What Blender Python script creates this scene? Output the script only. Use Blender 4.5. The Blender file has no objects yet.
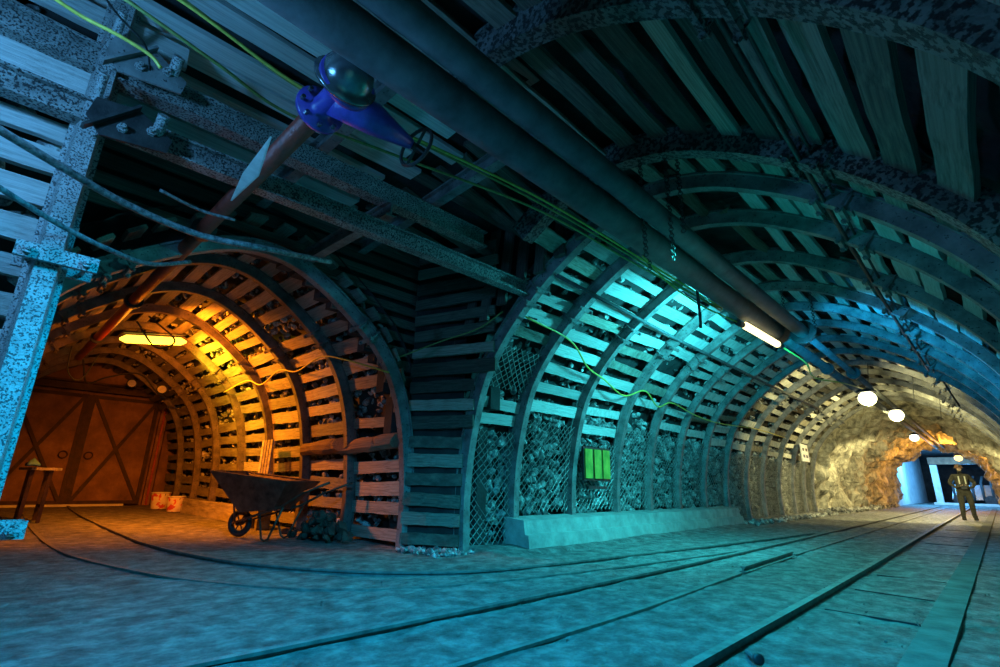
import bpy, math, random
import numpy as np
from mathutils import Vector, Matrix, noise
from math import sin, cos, pi, radians, atan, atan2, sqrt
random.seed(7)
C = bpy.context.scene.collection
SC = bpy.context.scene

# ------------------------------------------------------------------ camera
F = 495.0; PITCH = atan(148 / F); ROLL = radians(1.25); H = 0.95; YAW = radians(44.3735)
def cam_basis():
    f = np.array([0, cos(PITCH), sin(PITCH)]); r = np.array([1., 0, 0]); u = np.cross(r, f)
    c, s = cos(ROLL), sin(ROLL)
    r2 = c * r + s * u; u2 = -s * r + c * u
    R = np.array([[cos(YAW), -sin(YAW), 0], [sin(YAW), cos(YAW), 0], [0, 0, 1]])
    return R @ r2, R @ u2, R @ f
cr, cu, cf = cam_basis()
cam = bpy.data.cameras.new('camera'); co = bpy.data.objects.new('camera', cam); C.objects.link(co)
cam.sensor_width = 36; cam.lens = F / 1000 * 36; cam.clip_start = 0.02; cam.clip_end = 300
co.matrix_world = Matrix(((cr[0], cu[0], -cf[0], 0), (cr[1], cu[1], -cf[1], 0), (cr[2], cu[2], -cf[2], H), (0, 0, 0, 1)))
SC.camera = co
def proj(x, y, z):
    d = np.array([x, y, z - H]); w = d @ cf
    if w < .05: return None
    return 500 + F * (d @ cr) / w, 333.5 - F * (d @ cu) / w, w

def G(px, py_, z):     # world point at height z seen at a pixel of the photograph
    v = cr * (px - 500) + cu * (333.5 - py_) + cf * F; t = (z - H) / v[2]; return (v[0] * t, v[1] * t, z)

# ------------------------------------------------------------------ materials
def mat(name, stops, rough=.8, metal=0., scale=8., stretch=(1, 1, 1), bump=.3, bscale=None, detail=8, speck=None, objrand=0., coord='Object', nrough=.6):
    m = bpy.data.materials.new(name); m.use_nodes = True
    N = m.node_tree.nodes; L = m.node_tree.links; N.clear()
    out = N.new('ShaderNodeOutputMaterial'); b = N.new('ShaderNodeBsdfPrincipled'); L.new(b.outputs[0], out.inputs[0])
    tc = N.new('ShaderNodeTexCoord'); mp = N.new('ShaderNodeMapping'); mp.inputs['Scale'].default_value = stretch
    if coord == 'Position':
        g = N.new('ShaderNodeNewGeometry'); L.new(g.outputs['Position'], mp.inputs[0])
    else: L.new(tc.outputs[coord], mp.inputs[0])
    n = N.new('ShaderNodeTexNoise'); n.inputs['Scale'].default_value = scale; n.inputs['Detail'].default_value = detail; n.inputs['Roughness'].default_value = nrough
    if objrand:
        oi = N.new('ShaderNodeObjectInfo'); ad = N.new('ShaderNodeVectorMath'); ad.operation = 'ADD'
        mu = N.new('ShaderNodeVectorMath'); mu.operation = 'SCALE'; mu.inputs[0].default_value = (37, 17, 51); L.new(oi.outputs['Random'], mu.inputs['Scale'])
        L.new(mp.outputs[0], ad.inputs[0]); L.new(mu.outputs[0], ad.inputs[1]); L.new(ad.outputs[0], n.inputs[0])
    else: L.new(mp.outputs[0], n.inputs[0])
    r = N.new('ShaderNodeValToRGB'); L.new(n.outputs[0], r.inputs[0])
    e = r.color_ramp.elements
    while len(e) < len(stops): e.new(.5)
    for i, (p, c) in enumerate(stops): e[i].position = p; e[i].color = (*c, 1)
    col = r.outputs[0]
    if speck:
        sc_, lo, hi, scol = speck
        n2 = N.new('ShaderNodeTexNoise'); n2.inputs['Scale'].default_value = sc_; n2.inputs['Detail'].default_value = 3
        if coord == 'Position': L.new(g.outputs['Position'], n2.inputs[0])
        else: L.new(tc.outputs[coord], n2.inputs[0])
        r2 = N.new('ShaderNodeValToRGB'); r2.color_ramp.elements[0].position = lo; r2.color_ramp.elements[1].position = hi
        L.new(n2.outputs[0], r2.inputs[0])
        mx = N.new('ShaderNodeMix'); mx.data_type = 'RGBA'; L.new(r2.outputs[0], mx.inputs[0]); L.new(col, mx.inputs[6]); mx.inputs[7].default_value = (*scol, 1)
        col = mx.outputs[2]
    if objrand:
        hs = N.new('ShaderNodeHueSaturation'); mr = N.new('ShaderNodeMapRange'); L.new(oi.outputs['Random'], mr.inputs[0])
        mr.inputs['To Min'].default_value = 1 - objrand; mr.inputs['To Max'].default_value = 1 + objrand * .6
        L.new(mr.outputs[0], hs.inputs['Value']); L.new(col, hs.inputs['Color']); col = hs.outputs[0]
    L.new(col, b.inputs['Base Color'])
    b.inputs['Roughness'].default_value = rough; b.inputs['Metallic'].default_value = metal
    if bump:
        bn = N.new('ShaderNodeTexNoise'); bn.inputs['Scale'].default_value = bscale or scale; bn.inputs['Detail'].default_value = 10; bn.inputs['Roughness'].default_value = .65
        L.new(mp.outputs[0], bn.inputs[0])
        bp = N.new('ShaderNodeBump'); bp.inputs['Strength'].default_value = bump; bp.inputs['Distance'].default_value = .03
        L.new(bn.outputs[0], bp.inputs['Height']); L.new(bp.outputs[0], b.inputs['Normal'])
    return m
def emit(name, col, s):
    m = bpy.data.materials.new(name); m.use_nodes = True; b = m.node_tree.nodes['Principled BSDF']
    b.inputs['Base Color'].default_value = (*col, 1); b.inputs['Emission Color'].default_value = (*col, 1); b.inputs['Emission Strength'].default_value = s
    return m
M = {}
M['steel'] = mat('dusty arch steel', [(.3, (.06, .06, .056)), (.7, (.25, .245, .23))], .6, .1, 5, bump=.35, bscale=40, speck=(30, .62, .68, (.03, .03, .03)), coord='Position')
M['girder_steel'] = mat('pitted girder steel', [(.25, (.1, .1, .09)), (.75, (.34, .34, .31))], .5, .1, 7, bump=.7, bscale=40, speck=(60, .5, .57, (.012, .012, .012)), coord='Position')
M['rusty_arch'] = mat('brown arch steel', [(.3, (.05, .04, .035)), (.7, (.2, .16, .13))], .6, .1, 5, bump=.35, bscale=40, speck=(30, .6, .68, (.03, .03, .03)), coord='Position')
M['pitted_steel'] = mat('heavily pitted arch steel', [(.25, (.05, .05, .045)), (.75, (.22, .22, .2))], .5, .2, 7, bump=.9, bscale=40, speck=(30, .47, .55, (.012, .012, .012)), coord='Position')
M['lit_steel'] = mat('pale lit pitted steel', [(.2, (.2, .2, .19)), (.8, (.44, .44, .41))], .5, .15, 9, bump=.5, bscale=50, speck=(80, .51, .58, (.05, .05, .05)), coord='Position')  # paler copy of the pitted steel; the post's lit look is in the colour
M['dark_steel'] = mat('dark steel', [(.3, (.02, .02, .02)), (.7, (.07, .065, .06))], .5, .5, 9, bump=.3, bscale=40, coord='Position')
M['pipe'] = mat('grey coated duct', [(.3, (.04, .045, .045)), (.7, (.1, .105, .105))], .75, .0, 5, bump=.15, bscale=30, coord='Position')
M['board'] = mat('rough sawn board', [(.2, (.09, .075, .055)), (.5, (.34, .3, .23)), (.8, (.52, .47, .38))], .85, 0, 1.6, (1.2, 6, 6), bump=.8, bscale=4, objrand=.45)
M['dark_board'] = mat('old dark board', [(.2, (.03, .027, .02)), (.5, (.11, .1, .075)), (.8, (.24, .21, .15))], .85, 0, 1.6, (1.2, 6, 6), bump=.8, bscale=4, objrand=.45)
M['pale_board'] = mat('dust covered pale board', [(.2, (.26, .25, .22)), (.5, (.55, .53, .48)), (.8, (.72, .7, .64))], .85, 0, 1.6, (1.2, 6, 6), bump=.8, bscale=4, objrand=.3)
M['log'] = mat('bark log', [(.2, (.1, .06, .035)), (.8, (.34, .23, .15))], .9, 0, 2, (1, 8, 8), bump=1, objrand=.3)
M['rock'] = mat('broken rock', [(.25, (.03, .03, .028)), (.55, (.13, .125, .115)), (.8, (.34, .33, .3))], .85, 0, 3.5, bump=1, bscale=7, coord='Position')
M['earth'] = mat('brown dug earth', [(.3, (.03, .02, .014)), (.7, (.13, .09, .06))], .9, 0, 6, bump=1, bscale=14, coord='Position')
M['strip'] = mat('dusty strip', [(.3, (.06, .058, .054)), (.7, (.18, .175, .16))], .85, 0, 4, bump=.5, bscale=14, coord='Position')
M['shell'] = mat('dark rock behind lining', [(.3, (.01, .01, .01)), (.8, (.05, .048, .043))], .95, 0, 3, bump=1, bscale=6, coord='Position')
M['stone'] = mat('broken stone', [(.34, (.015, .015, .015)), (.47, (.16, .158, .15)), (.6, (.62, .61, .57))], .8, 0, 6, bump=1, bscale=16, coord='Position', nrough=.75)
M['cave'] = mat('rough grey rock', [(.34, (.04, .038, .03)), (.48, (.3, .28, .22)), (.66, (.66, .62, .5))], .85, 0, 2.2, (1, .8, .6), bump=1.6, bscale=4.5, coord='Position', nrough=.75)
M['concrete'] = mat('dusty concrete', [(.3, (.22, .22, .2)), (.7, (.42, .42, .38))], .85, 0, 4, bump=.5, bscale=14, coord='Position')
M['white_concrete'] = mat('whitewashed concrete', [(.3, (.5, .5, .48)), (.7, (.78, .78, .74))], .8, 0, 2, bump=.4, bscale=6, coord='Position')
M['wire'] = mat('galvanised wire', [(.3, (.2, .2, .19)), (.7, (.45, .45, .42))], .45, .6, 20, bump=0, coord='Position')
M['rust'] = mat('rusty sheet steel', [(.3, (.09, .045, .025)), (.5, (.2, .1, .055)), (.75, (.36, .2, .11))], .65, .2, 1.6, bump=.4, bscale=7, coord='Position', nrough=.7)
M['rust_dark'] = mat('dark rusty frame', [(.3, (.02, .012, .008)), (.7, (.07, .035, .02))], .6, .3, 6, bump=.4, bscale=20, coord='Position')
M['red'] = mat('worn red paint', [(.3, (.16, .02, .012)), (.55, (.34, .045, .025)), (.75, (.1, .04, .03))], .35, .1, 7, bump=.3, bscale=30, coord='Position')
M['violet'] = mat('violet blue paint', [(.3, (.05, .035, .2)), (.7, (.1, .075, .42))], .28, .0, 9, bump=.2, bscale=30, coord='Position')
M['cap_steel'] = mat('smooth steel cap', [(.3, (.12, .13, .14)), (.7, (.22, .23, .24))], .22, .7, 9, bump=.1, bscale=30, coord='Position')
M['yellow_cable'] = mat('yellow cable', [(.3, (.38, .3, .04)), (.7, (.6, .5, .08))], .5, 0, 20, bump=0, coord='Position')
M['green_cable'] = mat('olive cable', [(.3, (.12, .14, .03)), (.7, (.25, .27, .07))], .5, 0, 20, bump=0, coord='Position')
M['pale_cable'] = mat('dusty grey cable', [(.35, (.05, .055, .055)), (.65, (.3, .31, .3))], .55, 0, 30, bump=.3, bscale=60, coord='Position')
M['black'] = mat('black rubber', [(.3, (.008, .008, .008)), (.7, (.03, .03, .03))], .6, 0, 12, bump=.2, bscale=30, coord='Position')
M['sign_green'] = mat('green yellow enamel', [(.35, (.1, .24, .03)), (.65, (.4, .42, .06))], .4, 0, 6, bump=0, coord='Position')
M['white'] = mat('white enamel', [(.3, (.55, .54, .5)), (.7, (.78, .77, .72))], .5, 0, 12, bump=.1, bscale=20, coord='Position')
M['barrow'] = mat('worn barrow steel', [(.3, (.05, .035, .025)), (.7, (.2, .14, .1))], .45, .5, 7, bump=.2, bscale=20, coord='Position')
M['coverall'] = mat('dark work cloth', [(.3, (.025, .025, .02)), (.7, (.09, .085, .065))], .9, 0, 12, bump=.4, bscale=20, coord='Position')
M['skin'] = mat('skin', [(.3, (.5, .33, .24)), (.7, (.62, .43, .33))], .6, 0, 10, bump=0, coord='Position')
M['reflective'] = mat('pale reflective band', [(.3, (.6, .62, .5)), (.7, (.8, .8, .7))], .4, 0, 10, bump=0, coord='Position')
M['bluelit_cloth'] = mat('blue-lit cloth', [(.3, (.04, .12, .3)), (.7, (.08, .22, .45))], .9, 0, 9, bump=.4, coord='Position')  # blue of the near light put into the cloth colour
M['bucket'] = mat('scuffed bucket', [(.35, (.55, .45, .32)), (.7, (.75, .68, .55))], .5, 0, 6, bump=.1, coord='Position', speck=(7, .56, .58, (.5, .05, .03)))

def floor_mat():
    m = mat('trodden dirt floor', [(.35, (.06, .058, .054)), (.5, (.19, .186, .17)), (.66, (.4, .39, .36))], .8, 0, 5.5, (1, .8, 1), bump=.0, coord='Position', nrough=.72, detail=12)
    N = m.node_tree.nodes; L = m.node_tree.links
    b = [n for n in N if n.type == 'BSDF_PRINCIPLED'][0]
    g = [n for n in N if n.type == 'NEW_GEOMETRY'][0]
    n1 = N.new('ShaderNodeTexNoise'); n1.inputs['Scale'].default_value = 5.5; n1.inputs['Detail'].default_value = 14; n1.inputs['Roughness'].default_value = .72
    v = N.new('ShaderNodeTexVoronoi'); v.inputs['Scale'].default_value = 26
    L.new(g.outputs['Position'], n1.inputs[0]); L.new(g.outputs['Position'], v.inputs[0])
    ma = N.new('ShaderNodeMath'); ma.operation = 'MULTIPLY_ADD'; ma.inputs[1].default_value = .12; L.new(v.outputs[0], ma.inputs[0]); L.new(n1.outputs[0], ma.inputs[2])
    bp = N.new('ShaderNodeBump'); bp.inputs['Strength'].default_value = 1; bp.inputs['Distance'].default_value = .16
    L.new(ma.outputs[0], bp.inputs['Height']); L.new(bp.outputs[0], b.inputs['Normal'])
    b.inputs['Roughness'].default_value = .62
    return m
M['floor'] = floor_mat()

# ------------------------------------------------------------------ mesh builder
class MB:
    def __init__(s): s.v = []; s.f = []
    def add(s, vs, fs):
        o = len(s.v); s.v += [tuple(v) for v in vs]; s.f += [tuple(i + o for i in f) for f in fs]
    def box(s, c, d, R=None, taper=1.):
        x, y, z = d[0] / 2, d[1] / 2, d[2] / 2; vs = []
        for k in (-1, 1):
            t = taper if k == 1 else 1
            for a, b in ((-1, -1), (1, -1), (1, 1), (-1, 1)): vs.append(Vector((a * x * t, b * y * t, k * z)))
        if R is not None: vs = [R @ v for v in vs]
        c = Vector(c)
        s.add([v + c for v in vs], [(3, 2, 1, 0), (4, 5, 6, 7), (0, 1, 5, 4), (1, 2, 6, 5), (2, 3, 7, 6), (3, 0, 4, 7)])
    def bar(s, a, b, w, t, up=(0, 0, 1)):
        a = Vector(a); b = Vector(b); d = b - a; l = d.length; d.normalize(); u = Vector(up)
        if abs(d.dot(u)) > .98: u = Vector((1, 0, 0))
        y = u.cross(d).normalized(); z = d.cross(y)
        R = Matrix((d, y, z)).transposed(); s.box((a + b) / 2, (l, w, t), R)
    def tube(s, pts, r, n=8, caps=True):
        pts = [Vector(p) for p in pts]; rs = r if isinstance(r, (list, tuple)) else [r] * len(pts)
        pu = None; o = len(s.v)
        for i, p in enumerate(pts):
            d = (pts[min(i + 1, len(pts) - 1)] - pts[max(i - 1, 0)]).normalized()
            if pu is None: pu = Vector((0, 0, 1)) if abs(d.z) < .9 else Vector((1, 0, 0))
            x = pu.cross(d).normalized(); u = d.cross(x); pu = u
            for k in range(n):
                a = 2 * pi * k / n; s.v.append(tuple(p + (x * cos(a) + u * sin(a)) * rs[i]))
        for i in range(len(pts) - 1):
            for k in range(n):
                k2 = (k + 1) % n; s.f.append((o + i * n + k, o + i * n + k2, o + (i + 1) * n + k2, o + (i + 1) * n + k))
        if caps:
            s.f.append(tuple(o + k for k in range(n))[::-1]); s.f.append(tuple(o + (len(pts) - 1) * n + k for k in range(n)))
    def cyl(s, a, b, r, n=16): s.tube([a, b], r, n)
    def ring(s, c, axis, R, r, n=24, m=6):
        c = Vector(c); ax = Vector(axis).normalized(); x = ax.orthogonal().normalized(); y = ax.cross(x); o = len(s.v)
        for i in range(n):
            a = 2 * pi * i / n; e = x * cos(a) + y * sin(a)
            for k in range(m):
                b = 2 * pi * k / m; s.v.append(tuple(c + e * (R + r * cos(b)) + ax * r * sin(b)))
        for i in range(n):
            for k in range(m):
                i2 = (i + 1) % n; k2 = (k + 1) % m; s.f.append((o + i * m + k, o + i2 * m + k, o + i2 * m + k2, o + i * m + k2))
    def lathe(s, c, axis, prof, n=24):
        c = Vector(c); ax = Vector(axis).normalized(); x = ax.orthogonal().normalized(); y = ax.cross(x); o = len(s.v)
        for h, r in prof:
            for k in range(n):
                a = 2 * pi * k / n; s.v.append(tuple(c + ax * h + (x * cos(a) + y * sin(a)) * max(r, .0005)))
        for i in range(len(prof) - 1):
            for k in range(n):
                k2 = (k + 1) % n; s.f.append((o + i * n + k, o + i * n + k2, o + (i + 1) * n + k2, o + (i + 1) * n + k))
        s.f.append(tuple(o + k for k in range(n))[::-1]); s.f.append(tuple(o + (len(prof) - 1) * n + k for k in range(n)))
    def lump(s, c, r, sq=(1, 1, 1)):
        o = len(s.v); c = Vector(c); seed = Vector((random.random() * 90, random.random() * 90, random.random() * 90)); R = Matrix.Rotation(random.random() * 6, 3, Vector((random.random(), random.random(), .4)).normalized())
        cuts = []
        for _ in range(11):
            d = Vector((random.gauss(0, 1), random.gauss(0, 1), random.gauss(0, 1))).normalized(); cuts.append((d, random.uniform(.32, .72)))
        for v in ICO_V:
            p = Vector(v)
            for d, h in cuts:
                q = p.dot(d)
                if q > h: p = p - d * (q - h)
            p = Vector((p.x * sq[0], p.y * sq[1], p.z * sq[2])) * r; s.v.append(tuple(R @ p + c))
        s.f += [tuple(i + o for i in f) for f in ICO_F]
    def build(s, name, m, parent=None, smooth=False, loc=None):
        me = bpy.data.meshes.new(name); me.from_pydata(s.v, [], s.f); me.update()
        me.materials.append(M[m] if isinstance(m, str) else m)
        if smooth: me.polygons.foreach_set('use_smooth', [True] * len(me.polygons))
        ob = bpy.data.objects.new(name, me); C.objects.link(ob)
        if loc is not None:
            me.transform(Matrix.Translation(-Vector(loc))); ob.location = loc
        if parent is not None:
            ob.parent = parent; ob.matrix_parent_inverse = parent.matrix_basis.inverted()
        return ob
import bmesh
_b = bmesh.new(); bmesh.ops.create_icosphere(_b, subdivisions=2, radius=1); ICO_V = [tuple(v.co) for v in _b.verts]; ICO_F = [tuple(v.index for v in f.verts) for f in _b.faces]; _b.free()

def tag(o, label, cat=None, group=None, kind=None):
    if label: o['label'] = label
    if cat: o['category'] = cat
    if group: o['group'] = group
    if kind: o['kind'] = kind
    return o
def thing(name, loc, label, cat, group=None):
    o = bpy.data.objects.new(name, None); o.empty_display_size = .1; C.objects.link(o); o.location = loc
    return tag(o, label, cat, group)
def struct(o): o['kind'] = 'structure'; return o
ORD = ['lowest', 'second', 'third', 'fourth', 'fifth', 'sixth', 'seventh', 'eighth', 'ninth', 'tenth', 'eleventh', 'twelfth', 'thirteenth', 'fourteenth', 'fifteenth', 'sixteenth', 'seventeenth', 'eighteenth', 'nineteenth', 'twentieth', 'twenty-first', 'twenty-second', 'twenty-third', 'twenty-fourth', 'twenty-fifth', 'twenty-sixth', 'twenty-seventh', 'twenty-eighth', 'twenty-ninth', 'thirtieth', 'thirty-first', 'thirty-second', 'thirty-third', 'thirty-fourth', 'thirty-fifth', 'thirty-sixth', 'thirty-seventh', 'thirty-eighth', 'thirty-ninth', 'fortieth']
ORD1 = ['first'] + ORD[1:]

def catmull(P, n=8):
    P = [Vector(p) for p in P]; out = []
    Q = [P[0] * 2 - P[1]] + P + [P[-1] * 2 - P[-2]]
    for i in range(1, len(Q) - 2):
        for k in range(n):
            t = k / n; a, b, c, d = Q[i - 1:i + 3]
            out.append(.5 * ((2 * b) + (c - a) * t + (2 * a - 5 * b + 4 * c - d) * t * t + (3 * b - a - 3 * c + d) * t ** 3))
    out.append(P[-1]); return out

# ------------------------------------------------------------------ tunnel profiles
class Prof:
    def __init__(s, half, sx=1, sz=1):
        pts = [(-a * sx, z * sz) for a, z in half] + [(a * sx, z * sz) for a, z in half[::-1][1:]]
        c = catmull([(a, z, 0) for a, z in pts], 8); s.p = c; s.l = [0]
        for i in range(1, len(c)): s.l.append(s.l[-1] + (c[i] - c[i - 1]).length)
        s.L = s.l[-1]
    def at(s, d):
        d = max(0, min(s.L - 1e-6, d)); i = 1
        lo, hi = 0, len(s.l) - 1
        while hi - lo > 1:
            m = (lo + hi) // 2
            if s.l[m] <= d: lo = m
            else: hi = m
        t = (d - s.l[lo]) / (s.l[hi] - s.l[lo]); p = s.p[lo].lerp(s.p[hi], t)
        a = s.p[max(lo - 1, 0)]; b = s.p[min(hi + 1, len(s.p) - 1)]; tg = (b - a).normalized()
        return p.x, p.y, -tg.y, tg.x, tg.x, tg.y      # pos, outward normal, tangent
main_half = [(3.03, -.02), (3.05, .7), (2.98, 1.4), (2.8, 2.12), (2.6, 2.55), (2.3, 2.95), (1.9, 3.35), (1.45, 3.7), (.9, 4.03), (.45, 4.2), (0, 4.27)]
br_half = [(2.38, -.02), (2.38, .8), (2.25, 1.85), (2.0, 2.6), (1.65, 3.1), (1.3, 3.42), (.85, 3.75), (.4, 3.98), (0, 4.05)]
PM = Prof(main_half); PB = Prof(br_half); PB0 = Prof(br_half, 1, .92)
CXM = -2.42; CYB = 2.1
def map_main(u, z, a): return Vector((CXM + u, a, z))
def map_br(u, z, a): return Vector((a, CYB + u, z))       # u = offset in Y, along = X

HAT = [(-.05, 0), (.05, 0), (.07, .11), (.095, .11), (.095, .13), (.055, .13), (.036, .016), (-.036, .016), (-.055, .13), (-.095, .13), (-.095, .11), (-.07, .11)]
def sweep(mb, prof, mp, along, s0, s1, inset=0., k=1., step=.13, outline=HAT, lean=0.):
    n = max(2, int((s1 - s0) / step)); o = len(mb.v); m = len(outline)
    for i in range(n + 1):
        d = s0 + (s1 - s0) * i / n; x, z, nx, nz, tx, tz = prof.at(d)
        for a, b in outline:
            q = b * k - inset; mb.v.append(tuple(mp(x + nx * q, z + nz * q, along + a * k + lean * z)))
    for i in range(n):
        for j in range(m):
            j2 = (j + 1) % m; mb.f.append((o + i * m + j, o + i * m + j2, o + (i + 1) * m + j2, o + (i + 1) * m + j))
    mb.f.append(tuple(o + j for j in range(m))[::-1]); mb.f.append(tuple(o + n * m + j for j in range(m)))
def clamp_mesh(mb, prof, mp, along, d, k=1.):
    x, z, nx, nz, tx, tz = prof.at(d)
    def W(a, b, c): return mp(x + nx * b + tx * c, z + nz * b + tz * c, along + a)
    ex = (W(1, 0, 0) - W(0, 0, 0)); ey = (W(0, 1, 0) - W(0, 0, 0)); ez = (W(0, 0, 1) - W(0, 0, 0))
    R = Matrix((ex, ey, ez)).transposed()
    mb.box(W(0, -.035, 0), (.27 * k, .03, .06), R)
    for sg in (-1, 1):
        mb.cyl(W(sg * .11 * k, -.085, 0), W(sg * .11 * k, .15, 0), .013, 8)
        mb.cyl(W(sg * .11 * k, -.075, 0), W(sg * .11 * k, -.048, 0), .026, 6)
    mb.bar(W(-.115 * k, .148, 0), W(.115 * k, .148, 0), .03, .02)
def arch(prof, mp, along, label, group, s_from=0., s_to=None, k=1., m='steel', clamps=True, lean=0.):
    L = prof.L; s_to = L if s_to is None else s_to
    t = thing('steel_arch', mp(0, 0, along), label, 'tunnel arch', group)
    j1, j2 = L * .33, L * .67
    if s_from < j1:
        b = MB(); sweep(b, prof, mp, along, s_from, j1 + .2, 0, k, lean=lean); b.build('arch_leg', m, t)
    b = MB(); sweep(b, prof, mp, along, max(j1 - .2, s_from), min(j2 + .2, s_to), .018, k, lean=lean); b.build('crown_beam', m, t)
    if s_to > j2:
        b = MB(); sweep(b, prof, mp, along, j2 - .2, s_to, 0, k, lean=lean); b.build('arch_leg', m, t)
    if clamps:
        for j in (j1, j2):
            for e in (-.12, .12):
                if s_from < j + e < s_to: b = MB(); clamp_mesh(b, prof, mp, along, j + e, k); b.build('clamp', m, t)
    return t

# ---- board library (unit length along x)
BL = []
for i in range(10):
    b = MB(); n = 7; rr = random.Random(i)
    wv = [1 + rr.uniform(-.06, .05) for _ in range(n + 1)]; off = [rr.uniform(-.025, .025) for _ in range(n + 1)]; to = [rr.uniform(-.12, .12) for _ in range(n + 1)]
    for j in range(n + 1):
        x = -.5 + j / n + (rr.uniform(-.012, .012) if j in (0, n) else 0)
        for yy, zz in ((-.5, -.5), (.5, -.5), (.5, .5), (-.5, .5)): b.v.append((x, yy * wv[j] + off[j], zz + to[j]))
    for j in range(n):
        for k in range(4): k2 = (k + 1) % 4; b.f.append((j * 4 + k, j * 4 + k2, (j + 1) * 4 + k2, (j + 1) * 4 + k))
    b.f.append((3, 2, 1, 0)); b.f.append((n * 4, n * 4 + 1, n * 4 + 2, n * 4 + 3)); BL.append(b)
# split log variants
LG = []
for i in range(4):
    b = MB(); rr = random.Random(50 + i); b.tube([(-.5 + j / 6, rr.uniform(-.06, .06), rr.uniform(-.06, .06)) for j in range(7)], [.5 * rr.uniform(.85, 1.05) for _ in range(7)], 9); LG.append(b)
BOARDS = []      # (rank, matrix, mesh index, isLog, material, label, group)
def board(p0, p1, width, thick, normal, m, label, group, roll=0, log=False):
    p0 = Vector(p0); p1 = Vector(p1); d = p1 - p0; l = d.length; d.normalize()
    nz = Vector(normal); nz = (nz - d * nz.dot(d)).normalized(); y = nz.cross(d)
    if roll: y, nz = y * cos(roll) + nz * sin(roll), nz * cos(roll) - y * sin(roll)
    Mx = Matrix(((d.x * l, y.x * width, nz.x * thick, 0), (d.y * l, y.y * width, nz.y * thick, 0), (d.z * l, y.z * width, nz.z * thick, 0), (0, 0, 0, 1)))
    c = (p0 + p1) / 2; Mx.translation = c
    best = 0
    for q in (p0, c, p1):
        pr = proj(*q)
        if pr and -20 < pr[0] < 1020 and -20 < pr[1] < 690:
            best = max(best, l * width / pr[2] ** 2)
    BOARDS.append((best, Mx, random.randrange(4 if log else 10), log, m, label, group))
def flush_boards():
    idx = sorted(range(len(BOARDS)), key=lambda i: -BOARDS[i][0]); keep = set(idx[:300])
    cache = {}; st = {}
    for i, (rk, Mx, k, lg, m, label, group) in enumerate(BOARDS):
        if i in keep:
            key = (k, lg, m)
            if key not in cache:
                src = (LG if lg else BL)[k]; me = bpy.data.meshes.new('timber'); me.from_pydata(src.v, [], src.f); me.update(); me.materials.append(M[m]); cache[key] = me
            o = bpy.data.objects.new('round_timber' if lg else 'lagging_board', cache[key]); C.objects.link(o)
            o.matrix_world = Mx; tag(o, label, 'log' if lg else 'wooden board', group)
        else:
            b = st.setdefault(m, MB()); src = (LG if lg else BL)[k]; b.add([Mx @ Vector(v) for v in src.v], src.f)
    names = {'board': 'smaller brown lagging boards between the distant and shadowed tunnel arches', 'dark_board': 'smaller dark lagging boards in the unlit roof of the tunnels',
             'pale_board': 'smaller pale lagging boards between the distant tunnel arches', 'log': 'small round timbers among the lagging of the far tunnel'}
    for m, b in st.items(): tag(b.build('lagging_boards', m), names[m], 'wooden boards', None, 'stuff')

def bay(prof, mp, a0, a1, s0, s1, bayname, group, spacing=.25, w=.15, m='board', out=.15, jit=1., mats=None, skip=.04, logs=0.):
    s = s0 + spacing / 2; k = 0
    while s < s1:
        ss = s + random.uniform(-.03, .03) * jit
        x, z, nx, nz, tx, tz = prof.at(ss)
        if random.random() > skip:
            x2, z2, nx2, nz2, _, _ = prof.at(ss + random.uniform(-.05, .05) * jit)
            o1 = out + random.uniform(-.015, .02); o2 = out + random.uniform(-.015, .02)
            p0 = mp(x + nx * o1, z + nz * o1, a0 - .05 * (1 if a1 > a0 else -1)); p1 = mp(x2 + nx2 * o2, z2 + nz2 * o2, a1 + .05 * (1 if a1 > a0 else -1))
            nrm = mp(x + nx, z + nz, a0) - mp(x, z, a0); mm = mats(s) if mats else m
            lg = random.random() < logs
            board(p0, p1, w * random.uniform(.8, 1.15) * (.85 if lg else 1), .045 if not lg else .12, nrm, 'log' if lg else mm, '%s lagging board, %s from the foot, %s' % ({'board': 'brown', 'dark_board': 'dark', 'pale_board': 'pale'}[mm], ORD1[k], bayname) if not lg else 'round bark log, %s from the foot, %s' % (ORD1[k], bayname), group, 0, lg)
        k += 1; s += spacing

# ------------------------------------------------------------------ main tunnel
MAINY = [5.0, 6.04, 7.55, 9.05, 10.4, 11.8, 13.3, 14.8, 16.4, 17.9, 19.6, 21.2, 22.7, 24.0]
AN = ['beside the corner pier', 'at the near end of the concrete kerb', 'left of the green striped sign', 'right of the green striped sign']
for i, y in enumerate(MAINY):
    lab = 'curved steel arch of the blue tunnel, ' + (AN[i] if i < 4 else ('at the rock cave mouth' if i == len(MAINY) - 1 else ORD1[i] + ' from the corner pier'))
    arch(PM, map_main, y, lab, 'steel arches of the blue tunnel', clamps=True, k=1.2 if i < 3 else 1.08)
Lh = PM.L / 2
arch(PM, map_main, 4.2, 'heavy pitted overhead arch crossing the roof nearest the blue tunnel mouth', 'overhead arches above the junction', Lh - 1.35, k=1.65, m='pitted_steel')
arch(PM, map_main, 2.25, 'heavy pitted overhead arch across the top edge of the picture', 'overhead arches above the junction', Lh - .6, k=1.65, m='pitted_steel')
arch(PM, map_main, .5, 'heavy pitted overhead arch out over the near right wall', 'overhead arches above the junction', Lh - .6, k=1.5, m='pitted_steel')
allY = [-1.2, .5, 2.25, 4.2] + MAINY
def landm(i):
    return ORD1[i] + ' bay of the blue tunnel'
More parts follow.
